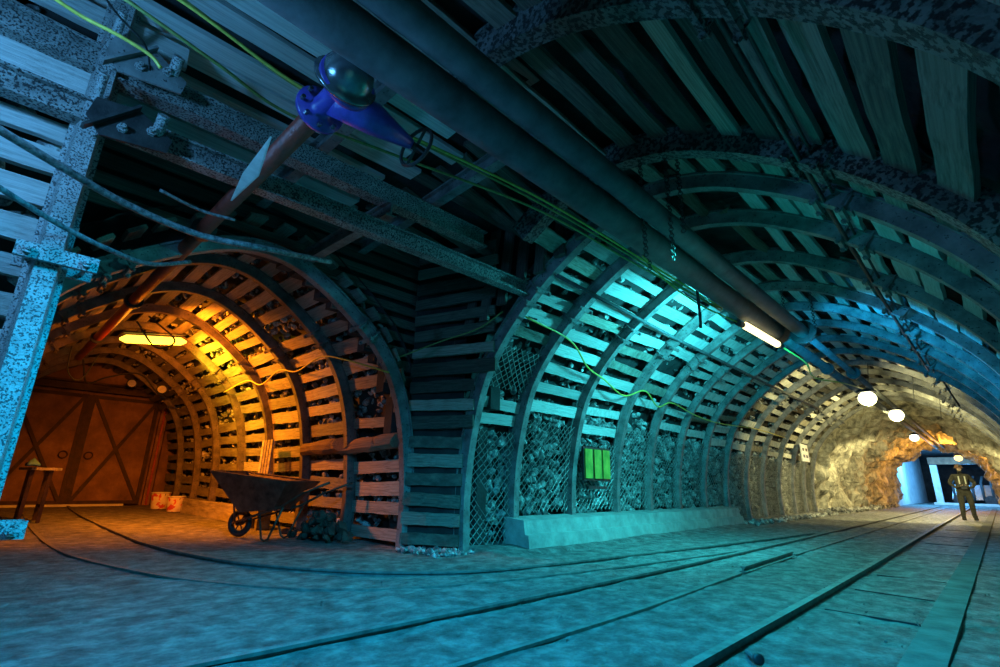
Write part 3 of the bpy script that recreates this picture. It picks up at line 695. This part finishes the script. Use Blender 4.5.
cable([G(40, -12, 3.6), G(80, 15, 3.6), G(120, 36, 3.58), G(150, 55, 3.55), G(161, 68, 3.5)], .012, 'yellow_cable', 'bright yellow cable at the upper left corner')
cable([G(100, -10, 3.7), G(118, 15, 3.7), G(145, 45, 3.7), G(150, 70, 3.7)], .007, 'black', 'thin black wire beside the bright yellow cable')
cable([G(-30, 112, 2.8), G(0, 130, 2.8), G(60, 166, 2.8), G(130, 206, 2.8), G(200, 235, 2.8), G(262, 248, 2.85), G(330, 262, 3.1)], .026, 'pale_cable', 'thick pale dusty cable crossing in front of the near post')
cable([G(-30, 168, 2.5), G(0, 188, 2.5), G(60, 225, 2.5), G(110, 250, 2.5), G(150, 264, 2.6), G(190, 262, 2.8)], .018, 'pale_cable', 'thinner grey cable below the thick cable by the near post')
cable([G(160, 190, 3.2), G(200, 210, 3.2), G(235, 220, 3.2)], .014, 'pale_cable', 'short grey cable end above the red pipe')
# straight dark cables on the right
cable([(-.66, 1.2, 3.55), (-.68, 4, 3.5), (-.7, 8, 3.5), (-.66, 14, 3.45)], .022, 'black', 'straight black cable under the roof right of the ducts, thick one')
cable([(-.58, 1.2, 3.62), (-.6, 4, 3.55), (-.62, 8, 3.52), (-.58, 14, 3.4)], .014, 'black', 'straight black cable under the roof right of the ducts, thin one')
cable([(-.66, 14, 3.45), (-.6, 15, 3.7), (-.45, 15.4, 3.2), (-.35, 16, 2.9)], .02, 'black', 'loose dangling black cable on the right wall by the far lamps')
# left wall cables of blue tunnel
def W(px, py_, x):
    v = cr * (px - 500) + cu * (333.5 - py_) + cf * F; t = x / v[0]; return (x, v[1] * t, H + v[2] * t)
def on_wall(s, y, off=-.07):
    x, z, nx, nz, _, _ = PM.at(s); p = map_main(x + nx * off, z + nz * off, y); return tuple(p)
cable([on_wall(3.55, 5.0), on_wall(3.45, 6.1, -.12), on_wall(3.1, 6.9, -.12), on_wall(2.95, 7.6), on_wall(2.75, 8.4, -.12), on_wall(2.95, 9.1), on_wall(2.7, 9.8, -.12), on_wall(2.85, 10.4), on_wall(2.7, 11.8), on_wall(2.65, 13.4), on_wall(2.75, 16), on_wall(2.7, 19)], .014, 'yellow_cable', 'yellow cable looping from arch to arch on the left tunnel wall')
pp = [on_wall(4.3, 5.0, -.06), on_wall(4.2, 9, -.06), on_wall(4.15, 14, -.06), on_wall(4.1, 20, -.06)]
b = MB(); b.tube(pp, .03, 10); tag(b.build('service_pipe', 'pipe', smooth=True), 'thin straight pipe fixed high on the left wall of the blue tunnel', 'pipe')
def on_br(s, x, off=-.08, P_=None):
    P_ = P_ or PB; u, z, nx, nz, _, _ = P_.at(s); return tuple(map_br(u + nx * off, z + nz * off, x))
LB = PB.L
cable([on_br(LB * .70, -6.2, -.05, PB0), on_br(LB * .715, -7.2, -.16), on_br(LB * .70, -8), on_br(LB * .71, -8.9, -.16), on_br(LB * .70, -9.7), on_br(LB * .715, -10.5, -.2), on_br(LB * .70, -11.4), on_br(LB * .71, -13)], .014, 'yellow_cable', 'pale cable strung along the right side of the orange tunnel')
cable([(-6.1, 4.1, 2.7), (-5.6, 4.5, 2.95), (-5.1, 4.75, 3.1), (-4.7, 4.85, 3.3)], .011, 'green_cable', 'olive cable crossing above the corner pier')
cable([(-9.5, 1.35, 3.3), (-9.6, 1.7, 2.95), (-9.9, 2.0, 3.2), (-10.2, 1.6, 3.6)], .014, 'black', 'loose dark cable loop below the red pipe in the orange tunnel')
cable([(-15, 1.3, 3.5), (-15.2, 1.5, 3.0), (-15.6, 1.9, 3.25), (-16, 2.6, 3.5), (-16.4, 3.2, 3.1), (-16.6, 3.6, 3.0)], .02, 'black', 'tangled dark cable over the gate')
cable([(-13, .9, 3.4), (-13.1, .95, 2.9), (-13.3, 1.2, 2.8), (-13.4, 1.4, 3.4)], .014, 'black', 'hanging cable loop left of the gate spotlight')
# vertical black hanging strips near far lamps
for x, y, z0, z1, lab in ((-2.0, 15.6, 3.3, 4.1, 'dark strap hanging left of the nearest round lamp'), (-1.2, 16.5, 3.1, 4.0, 'dark strap hanging right of the nearest round lamp'), (-.9, 19.8, 3.0, 3.9, 'dark strap hanging right of the second round lamp')):
    b = MB(); b.bar((x, y, z0), (x + .1, y + .1, z1), .05, .012, (1, 0, 0)); tag(b.build('hanging_strap', 'black'), lab, 'strap', 'straps hanging from the roof')

# ------------------------------------------------------------------ lamps
def light(name, kind, loc, col, power, **k):
    l = bpy.data.lights.new(name, kind); l.color = col; l.energy = power
    for a, v in k.items(): setattr(l, a, v)
    o = bpy.data.objects.new(name, l); C.objects.link(o); o.location = loc; return o
M['tube_glow'] = emit('glowing tube', (1, .82, .4), 2.6)
M['sodium_glow'] = emit('sodium glow', (1, .62, .05), 3.5)
M['bulb_glow'] = emit('bulb glow', (1, .93, .6), 4)
M['orange_glow'] = emit('orange bulb glow', (1, .6, .2), 3)
tl = thing('tube_lamp', (-2.3, 8.1, 3.22), 'glowing white tube lamp slung under the thick duct', 'lamp')
b = MB(); b.tube([(-2.28, 7.35, 3.22), (-2.26, 7.45, 3.22), (-2.2, 8.75, 3.2), (-2.2, 8.85, 3.2)], [.02, .055, .055, .02], 14); b.build('glowing_tube', 'tube_glow', tl, True)
for p, q2 in (((-2.29, 7.25, 3.22), (-2.28, 7.4, 3.22)), ((-2.2, 8.82, 3.2), (-2.19, 8.95, 3.2))):
    b = MB(); b.cyl(p, q2, .045, 14); b.build('end_cap', 'dark_steel', tl)
for y in (7.6, 8.6):
    b = MB(); b.bar((-2.25, y, 3.26), (-2.25, y, 3.34), .03, .015); b.build('hanger', 'dark_steel', tl)
cable([(-2.29, 7.2, 3.22), (-2.45, 6.4, 3.28), (-2.5, 5.6, 3.35), (-2.5, 4.9, 3.5)], .011, 'yellow_cable', 'yellow lead running to the near end of the tube lamp')
cable([(-2.19, 8.95, 3.2), (-2.1, 10, 3.1), (-2.3, 11.5, 3.1), (-2.1, 13, 3.2), (-2.05, 15.3, 3.4)], .014, 'yellow_cable', 'yellow lead drooping from the tube lamp towards the far lamps')
sl = thing('sodium_lamp', (-11.3, 1.9, 3.45), 'glaring yellow lamp under the roof of the orange tunnel', 'lamp')
b = MB(); b.tube([(-11.2, 1.4, 3.33), (-11.2, 1.5, 3.35), (-11.35, 2.4, 3.52), (-11.35, 2.5, 3.53)], [.02, .08, .08, .02], 12); b.build('glowing_tube', 'sodium_glow', sl, True)
b = MB(); b.bar((-11.2, 1.42, 3.46), (-11.35, 2.45, 3.66), .2, .03); b.build('lamp_housing', 'dark_steel', sl)
for x, y, z, lab, mm, r in ((-2.02, 15.5, 3.3, 'round glowing lamp under the ducts, nearest of the far row', 'bulb_glow', .2), (-1.95, 20.0, 3.35, 'round glowing lamp under the ducts, second of the far row', 'bulb_glow', .2),
                      (-2.3, 28.2, 3.25, 'round pale lamp in the rock cave', 'bulb_glow', .17), (-1.5, 41.0, 3.0, 'orange lamp at the far end of the cave', 'orange_glow', .2)):
    t = thing('bulkhead_lamp', (x, y, z), lab, 'lamp')
    b = MB(); b.lathe((x, y, z), (0, -.3, -1), [(r * (1 + sin(a)) * .9 - .04, max(.01, r * cos(a))) for a in [-1.2 + .35 * q for q in range(8)]], 18); b.build('glowing_bulb', mm, t, True)
    b = MB(); b.lathe((x, y, z + .02), (0, 0, 1), [(0, r * 1.1), (.05, r * .9), (.1, .03)], 16); b.build('lamp_cap', 'dark_steel', t)
for x, y, z, lab in ((-18.6, 2.9, 3.62, 'small bright spotlight above the gate, left one'), (-16.8, 3.35, 3.3, 'small dark spotlight above the gate, right one')):
    t = thing('spotlight', (x, y, z), lab, 'lamp'); b = MB(); b.lathe((x, y, z), (1, -.3, -.5), [(-.1, .05), (0, .12), (.02, .14), (.03, .14)], 14); b.build('lamp_housing', 'dark_steel', t)
    b = MB(); b.lathe((x + .03, y - .01, z - .02), (1, -.3, -.5), [(0, .11), (.01, .11)], 14); b.build('lens', 'white', t)

CY = (.03, .62, .9); BLUE = (.02, .3, 1.0); YEL = (1, .84, .28); SOD = (1, .27, .02)
def spot(name, loc, d, col, power, ang, blend, size=.2):
    o = light(name, 'SPOT', loc, col, power, shadow_soft_size=size, spot_size=radians(ang), spot_blend=blend)
    o.rotation_euler = Vector(d).to_track_quat('-Z', 'Y').to_euler(); return o
spot('tube_light', (-2.5, 8.1, 3.02), (-.9, .1, -.25), (.04, .66, .8), 950, 172, .35)
spot('tube_light', (-2.1, 8.1, 2.95), (.1, .1, -1), (.03, .6, .62), 560, 150, .6)
spot('wall_fill', (-1.9, 8.9, 2.7), (.75, .9, .1), (.01, .42, 1.), 420, 130, .6)  # unseen blue spots without a fixture, added to brighten the right wall
spot('wall_fill', (-1.9, 8.9, 2.9), (-.1, 1, .3), (.01, .5, .8), 90, 140, .6)
spot('sodium_light', (-11.6, 2.0, 3.2), (-.35, .1, -1), (1, .24, .01), 620, 135, .4, .15)
light('sodium_glow_light', 'POINT', (-11.5, 1.9, 3.0), (1, .2, .006), 55, shadow_soft_size=.15)
light('roof_teal_fill', 'POINT', (-1.6, 5.2, 2.4), (.0, .6, .55), 20, shadow_soft_size=.4)  # added teal fill for the roof boards, no lamp hangs here
spot('sodium_light', (-11.2, 1.9, 3.3), (-.25, .8, -.2), (1, .22, .006), 1150, 168, .35, .15)
spot('sodium_light', (-12.4, 2.9, 3.2), (.1, 1, .25), (1, .62, .02), 260, 160, .4, .15)  # extra yellow spot added beside the lamp to brighten the wall boards
spot('bulb_light', (-2.0, 15.4, 2.95), (-.2, .9, .25), (1, .9, .36), 520, 165, .4, .15)
spot('bulb_light', (-1.95, 19.9, 2.95), (-.2, .6, .0), (1, .9, .38), 850, 170, .4, .15)
spot('bulb_light', (-2.3, 27.9, 2.85), (-.1, .2, -.8), (1, .86, .38), 900, 178, .2, .15)
light('orange_light', 'POINT', (-1.9, 36, 2.7), (1, .42, .05), 460, shadow_soft_size=.2)
light('far_light', 'POINT', (-3.2, 46, 3.0), (.1, .48, 1), 1500, shadow_soft_size=.4)
light('far_light', 'POINT', (-1.6, 52, 2.6), (.08, .4, 1), 420, shadow_soft_size=.3)
light('near_blue_light', 'POINT', (-2.95, -1.0, 3.0), (.1, .44, 1.0), 210, shadow_soft_size=.12)  # unseen source, placed for the blue glow on post and roof boards
spot('floor_blue_fill', (-1.9, 1.2, 3.2), (-.1, 0, -1), (.0, .28, .6), 2300, 155, .7)  # added spot without a fixture, turns the near floor blue
spot('floor_teal_fill', (-1.6, 4.2, 3.1), (0, 0, -1), (.02, .5, .52), 560, 155, .7)  # added spot without a fixture, teal glow on the floor
light('near_teal_fill', 'POINT', (-1.0, .6, 1.9), (.03, .7, .65), 6, shadow_soft_size=.5)  # faint unseen fill, added to lift the near roof
light('near_warm_fill', 'POINT', (-.2, .2, 1.6), (1, .6, .2), .9, shadow_soft_size=.4)  # unseen point added for a slight warm tint on the right

# ------------------------------------------------------------------ signs and boxes
sg = thing('striped_sign', (-5.3, 8.1, 1.3), 'small green and yellow panel with dark stripes fixed on the left wall', 'sign')
b = MB(); b.box((-5.36, 8.12, 1.3), (.04, .86, .6)); b.build('sign_frame', 'dark_steel', sg)
for k in range(3):
    b = MB(); b.box((-5.325, 7.83 + k * .29, 1.3), (.03, .23, .52)); b.build('coloured_strip', 'sign_green', sg)
b = MB(); b.box((-5.34, 8.1, .88), (.05, .6, .05)); b.build('lower_rail', 'dark_steel', sg)
nb = thing('notice_board', (-5.0, 21.4, 2.2), 'small white notice plate with dark marks on the far left wall', 'sign')
b = MB(); b.box((-5.0, 21.4, 2.2), (.04, .9, .62)); b.build('plate', 'white', nb)
b = MB()
for dy, dz in ((-.2, .12), (.2, .12), (-.2, -.12), (.2, -.12)): b.box((-4.975, 21.4 + dy, 2.2 + dz), (.012, .2, .1))
b.build('printed_marks', 'dark_steel', nb)
cr_ = thing('slatted_crate', (-10.3, 4.1, 1.0), 'small slatted wooden crate hanging on the orange tunnel wall above the wheelbarrow', 'crate')
for k in range(4):
    b = MB(); b.box((-11.0 + k * .14, 4.2, 1.32), (.1, .03, .72)); b.build('slat', 'board', cr_)
for z in (1.0, 1.62):
    b = MB(); b.box((-10.79, 4.24, z), (.56, .04, .07)); b.build('cross_piece', 'board', cr_)
# ------------------------------------------------------------------ buckets
def bucket(x, y, r, h, label):
    t = thing('bucket', (x, y, 0), label, 'bucket', 'buckets beside the gate')
    b = MB(); b.lathe((x, y, 0), (0, 0, 1), [(0, r * .8), (.02, r * .82), (h, r), (h, r * .94), (.05, r * .78)], 22); b.build('pail', 'bucket', t, True)
    b = MB(); b.ring((x, y, h), (0, 0, 1), r, .014, 22, 5); b.build('rim', 'white', t)
    b = MB(); b.tube([(x + r * cos(a), y + r * .2, h - .03 - r * .9 * sin(a) * .6) for a in [pi * k / 8 for k in range(9)]], .008, 6); b.build('handle', 'dark_steel', t)
bucket(-17.3, 3.98, .24, .44, 'white and red bucket standing nearer the gate post')
bucket(-15.9, 4.02, .2, .38, 'yellowish bucket standing against the timber kerb')
# ------------------------------------------------------------------ bench by the left
bn = thing('trestle_bench', (-14, .95, 0), 'rough wooden trestle bench at the left edge near the gate', 'bench')
b = MB(); b.box((-13.9, 1.0, 1.0), (1.2, .46, .05), Matrix.Rotation(.1, 3, 'Z')); b.build('bench_top', 'board', bn)
for a, c in ((-14.3, .86), (-14.3, 1.14), (-13.5, .86), (-13.5, 1.14)):
    b = MB(); b.bar((a, c, 0), (a + .12, c, 1.0), .06, .06); b.build('leg', 'rust_dark', bn)
b = MB(); b.bar((-14.3, .87, .3), (-13.5, .87, .3), .05, .05); b.bar((-14.3, 1.15, .3), (-13.5, 1.15, .3), .05, .05); b.build('stretcher', 'rust_dark', bn)
b = MB()
for i in range(7):
    for j in range(5):
        x = -13.7 + i * .09; y = .74 + j * .05; b.v.append((x, y, 1.07 + .12 * max(0, 1 - abs(i - 3) / 3.5) * max(.1, 1 - abs(j - 2) / 2.4) + .02 * random.random()))
for i in range(6):
    for j in range(4): b.f.append((i * 5 + j, (i + 1) * 5 + j, (i + 1) * 5 + j + 1, i * 5 + j + 1))
o = b.build('folded_cloth', 'bluelit_cloth', smooth=True); md = o.modifiers.new('s', 'SOLIDIFY'); md.thickness = .04; tag(o, 'blue-lit cloth bundle lying on the trestle bench', 'cloth')  # the bundle's blue stands for near light falling on it

# ------------------------------------------------------------------ wheelbarrow
wb = thing('wheelbarrow', (-8.6, 3.6, 0), 'dark steel wheelbarrow standing by the orange tunnel wall', 'wheelbarrow')
ax = Vector((.86, .51, 0)).normalized(); sx = Vector((-ax.y, ax.x, 0)); O = Vector((-9.0, 3.25, 0))
def wp(a, s, z): return O + ax * a + sx * s + Vector((0, 0, z))
b = MB(); b.ring(wp(0, 0, .22), sx, .175, .042, 26, 8); b.build('tyre', 'black', wb, True)
b = MB(); b.cyl(wp(0, -.06, .22), wp(0, .06, .22), .04, 12); b.ring(wp(0, 0, .22), sx, .13, .014, 20, 5)
for k in range(6):
    a = k * pi / 3; b.bar(wp(0, 0, .22), wp(.13 * cos(a), 0, .22 + .13 * sin(a)), .015, .015)
b.build('wheel_hub', 'barrow', wb)
for s in (-1, 1):
    b = MB(); b.tube([wp(-.05, s * .1, .22), wp(.35, s * .18, .34), wp(.9, s * .25, .5), wp(1.3, s * .31, .72), wp(1.75, s * .34, .88)], .019, 8); b.build('handle', 'barrow', wb, True)
    b = MB(); b.tube([wp(.5, s * .2, .38), wp(.62, s * .24, .03), wp(.68, s * .24, .0), wp(.74, s * .24, .03), wp(.95, s * .26, .5)], .017, 8); b.build('leg', 'barrow', wb, True)
    b = MB(); b.tube([wp(-.02, s * .09, .22), wp(.0, s * .2, .5), wp(.02, s * .24, .58)], .015, 8); b.build('front_brace', 'barrow', wb, True)
bt = [(.12, .18, .36), (.72, .2, .46)]; tp = [(-.28, .37, .84), (1.0, .4, .8)]
tb = MB()
vs = [wp(.12, -.2, .4), wp(.75, -.22, .46), wp(.75, .22, .46), wp(.12, .2, .4), wp(-.36, -.42, 1.02), wp(1.08, -.44, .88), wp(1.08, .44, .88), wp(-.36, .42, 1.02)]
tb.v = [tuple(v) for v in vs]; tb.f = [(0, 1, 2, 3), (0, 4, 5, 1), (1, 5, 6, 2), (2, 6, 7, 3), (3, 7, 4, 0)]
o = tb.build('tray', 'barrow', wb); md = o.modifiers.new('s', 'SOLIDIFY'); md.thickness = .012; md = o.modifiers.new('b', 'BEVEL'); md.width = .03; md.segments = 3
b = MB(); b.tube([wp(-.36, -.42, 1.02), wp(1.08, -.44, .88), wp(1.08, .44, .88), wp(-.36, .42, 1.02), wp(-.36, -.42, 1.02)], .014, 8); b.build('tray_rim', 'barrow', wb)
# rock pile behind the barrow
b = MB()
for _ in range(120):
    a = random.random() * 6.3; r = abs(random.gauss(0, .3)); x = -8.0 + 1.3 * r * cos(a); y = 4.15 + .55 * r * sin(a); z = max(0.02, .42 - r * .6) * random.random(); b.lump((x, min(y, 4.42), z + .03), random.uniform(.05, .13))
tag(b.build('rubble_pile', 'earth'), 'heap of dark broken rock behind the wheelbarrow', 'rock heap', None, 'stuff')
b = MB()
for _ in range(160): b.lump((random.uniform(-6.2, -5.3), random.uniform(4.35, 5.1), 0.02), random.uniform(.02, .06))
for _ in range(260): b.lump((random.uniform(-5.2, -4.7) , random.uniform(14.6, 24), 0.03), random.uniform(.03, .09))
for _ in range(260): b.lump((random.uniform(-6.5, -4.6), random.uniform(24, 40), 0.05), random.uniform(.05, .22))
tag(b.build('loose_gravel', 'stone'), 'loose stones scattered along the foot of the walls', 'gravel', None, 'stuff')
# pebbles on floor
b = MB()
for _ in range(350):
    y = abs(random.gauss(0, 4)) + 2; x = random.uniform(-5, .4); b.lump((x, y, -.006), random.uniform(.006, .014))
tag(b.build('pebbles', 'floor'), 'small pebbles strewn over the dirt floor', 'pebbles', None, 'stuff')
# small knob by the right rail
kn = thing('floor_valve', (-1.17, 3.3, 0), 'small black capped stub beside the right rail at the bottom edge', 'valve')
b = MB(); b.lathe((-1.15, 3.28, .035), (.6, -.6, .1), [(-.03, .015), (-.02, .02), (.0, .03), (.02, .03), (.025, .02)], 14); b.build('cap', 'black', kn, True)
b = MB(); b.tube([(-1.17, 3.3, .03), (-1.22, 3.36, .03), (-1.26, 3.45, .01)], .016, 8); b.build('stub', 'pipe', kn)

# ------------------------------------------------------------------ far portal
b = MB(); b.box((-5.1, 51, 2.0), (.4, 19, 4.4)); struct(b.build('wall_far_left', 'white_concrete'))
b = MB(); b.box((.9, 51, 2.0), (.4, 19, 4.4)); struct(b.build('wall_far_right', 'white_concrete'))
b = MB(); b.box((-2.2, 51, 4.0), (6.4, 19, .3)); struct(b.build('ceiling_far', 'shell'))
b = MB(); b.box((-2.2, 60.4, 2), (6.6, .3, 4.4)); struct(b.build('wall_far_end', 'shell'))
pf = thing('concrete_portal', (-1.7, 50, 0), 'whitewashed concrete door frame at the far end behind the person', 'door frame')
for x, nm in ((-3.35, 'l'), (.1, 'r')):
    b = MB(); b.box((x, 50, 1.35), (.4, .4, 2.9)); b.build('pillar', 'white_concrete', pf)
b = MB(); b.box((-1.6, 50, 3.1), (4.0, .4, .5)); b.build('lintel', 'rust', pf)
b = MB(); b.box((-1.6, 49.6, .08), (4.2, .5, .16)); tag(b.build('threshold', 'white_concrete', loc=(-1.6, 49.6, 0)), 'pale concrete threshold under the far door frame', 'step')
t = thing('far_machine', (-1.6, 54, 0), 'blue-lit machinery with pipes parked beyond the far door frame', 'machine')  # machinery with upright pipes, not a cart
b = MB(); b.box((-1.6, 55, .9), (2.6, 1.6, 1.1), None, .85); b.build('body', 'cap_steel', t)
for k in range(5):
    b = MB(); b.tube([(-2.7 + k * .55, 54.1, .3), (-2.7 + k * .55, 54.05, 1.6), (-2.4 + k * .5, 54.4, 2.1)], .08, 10); b.build('pipe', 'pipe', t, True)
for s in (-1, 1):
    b = MB(); b.cyl((-1.6 + s * .9, 54.0, .35), (-1.6 + s * .9, 54.2, .35), .35, 20); b.build('wheel', 'dark_steel', t)
t = tag(MB().build('x', 'shell'), 'x', 'x') if False else None

# ------------------------------------------------------------------ person
def skin(name, verts, edges, m, parent=None, root=0, sub=2):
    me = bpy.data.meshes.new(name); me.from_pydata([v[:3] for v in verts], edges, []); me.update()
    o = bpy.data.objects.new(name, me); C.objects.link(o)
    md = o.modifiers.new('skin', 'SKIN'); md.use_smooth_shade = True
    for i, v in enumerate(verts):
        sv = me.skin_vertices[0].data[i]; r = v[3]; sv.radius = (r, v[4] if len(v) > 4 else r); sv.use_root = (i == root)
    md = o.modifiers.new('sub', 'SUBSURF'); md.levels = sub; md.render_levels = sub
    me.materials.append(M[m])
    if parent: o.parent = parent
    return o
M['helmet'] = mat('brown helmet', [(.3, (.2, .1, .06)), (.7, (.3, .16, .1))], .5, 0, 6, bump=0, coord='Position')
def person():
    t = thing('person', (-.97, 24.6, 0), 'person in dark work clothes and helmet walking on the track with hands at the waist', 'person')
    # local coords: x = right of figure as seen, y = away, z up
    V = [(0, 0, .95, .19, .14),          # 0 pelvis
         (0, 0, 1.1, .18, .14), (0, .0, 1.28, .2, .14), (0, .0, 1.42, .16, .11), (0, -.01, 1.5, .055), (0, -.02, 1.58, .06),  # 5 neck
         (0, -.02, 1.66, .085), (0, -.02, 1.74, .085),   # 7 head
         (-.1, 0, .87, .12), (-.13, -.05, .5, .085), (-.15, .02, .12, .065),   # 10 left leg
         (-.155, -.04, .05, .042), (-.16, -.16, .035, .032),
         (.1, 0, .87, .12), (.13, -.02, .5, .085), (.15, .1, .12, .065), (.155, .05, .05, .042), (.17, -.07, .035, .032),
         (-.19, 0, 1.43, .082), (-.32, .04, 1.2, .064), (-.22, -.14, 1.06, .036), (-.1, -.2, 1.09, .03),   # 21 wrist
         (.19, 0, 1.43, .082), (.35, .05, 1.2, .064), (.23, -.14, 1.06, .036), (.1, -.2, 1.08, .03)]
    E = [(0, 1), (1, 2), (2, 3), (3, 4), (4, 5), (5, 6), (6, 7), (0, 8), (8, 9), (9, 10), (10, 11), (11, 12), (0, 13), (13, 14), (14, 15), (15, 16), (16, 17), (3, 18), (18, 19), (19, 20), (20, 21), (3, 22), (22, 23), (23, 24), (24, 25)]
    body = skin('body', V, E, 'coverall', t)
    hd = skin('face', [(0, -.03, 1.6, .06, .07), (0, -.04, 1.66, .078, .09), (0, -.03, 1.73, .08, .09), (0, -.14, 1.665, .012)], [(0, 1), (1, 2), (1, 3)], 'skin', t)
    for s, nm in ((-1, 'l'), (1, 'r')):
        wx, wy, wz = s * .1, -.2, 1.09
        hv = [(wx, wy, wz, .026), (wx - s * .05, wy - .01, wz, .03)]; he = [(0, 1)]
        for k in range(4):
            z = wz + .03 - k * .02; i = len(hv); hv += [(wx - s * .09, wy - .02, z, .0095), (wx - s * (.12 - abs(k - 1) * .006), wy + .0, z - .005, .009), (wx - s * .125, wy + .03, z - .01, .008)]; he += [(1, i), (i, i + 1), (i + 1, i + 2)]
        i = len(hv); hv += [(wx - s * .05, wy - .03, wz + .04, .011), (wx - s * .085, wy - .03, wz + .055, .009)]; he += [(0, i), (i, i + 1)]
        skin('hand', hv, he, 'skin', t, sub=1)
    b = MB(); b.lathe((0, -.02, 1.7), (0, 0, 1), [(0, .125), (.015, .13), (.02, .112), (.07, .105), (.11, .075), (.13, .01)], 20); o = b.build('helmet', 'helmet', None, True); o.parent = t
    b = MB(); b.box((0, -.17, 1.715), (.16, .07, .012)); o = b.build('helmet_brim', 'helmet'); o.parent = t
    b = MB(); b.lathe((0, -.12, 1.77), (0, -1, .1), [(0, .03), (.03, .033), (.035, .02)], 12); o = b.build('headlamp', 'cap_steel'); o.parent = t
    b = MB(); b.ring((0, 0, 1.03), (0, 0, 1), .185, .022, 20, 5); o = b.build('belt', 'black'); o.parent = t
    b = MB(); b.box((0, -.19, 1.07), (.16, .09, .14)); o = b.build('belt_box', 'cap_steel'); o.parent = t
    for s in (-1, 1):
        b = MB(); b.box((s * .08, -.145, 1.3), (.035, .02, .26)); o = b.build('reflective_band', 'reflective'); o.parent = t
        b = MB(); b.lathe((s * .16, (-.09 if s < 0 else .0), .0), (0, 0, 1), [(0, .055), (.03, .06), (.1, .05), (.16, .055)], 14); o = b.build('boot', 'black', None, True); o.parent = t
    t.rotation_euler = (0, 0, radians(12)); t.scale = (1.03, 1.03, 1.03)
    return t
person()

flush_boards()
# ------------------------------------------------------------------ world and view
w = bpy.data.worlds.new('world'); SC.world = w; w.use_nodes = True
w.node_tree.nodes['Background'].inputs[0].default_value = (.0, .004, .005, 1); w.node_tree.nodes['Background'].inputs[1].default_value = 1
SC.view_settings.view_transform = 'Standard'; SC.view_settings.look = 'None'; SC.view_settings.exposure = 0; SC.view_settings.gamma = 1; SC.view_settings.use_curve_mapping = False
SC.cycles.use_denoising = True
SC.cycles.max_bounces = 6; SC.cycles.diffuse_bounces = 4
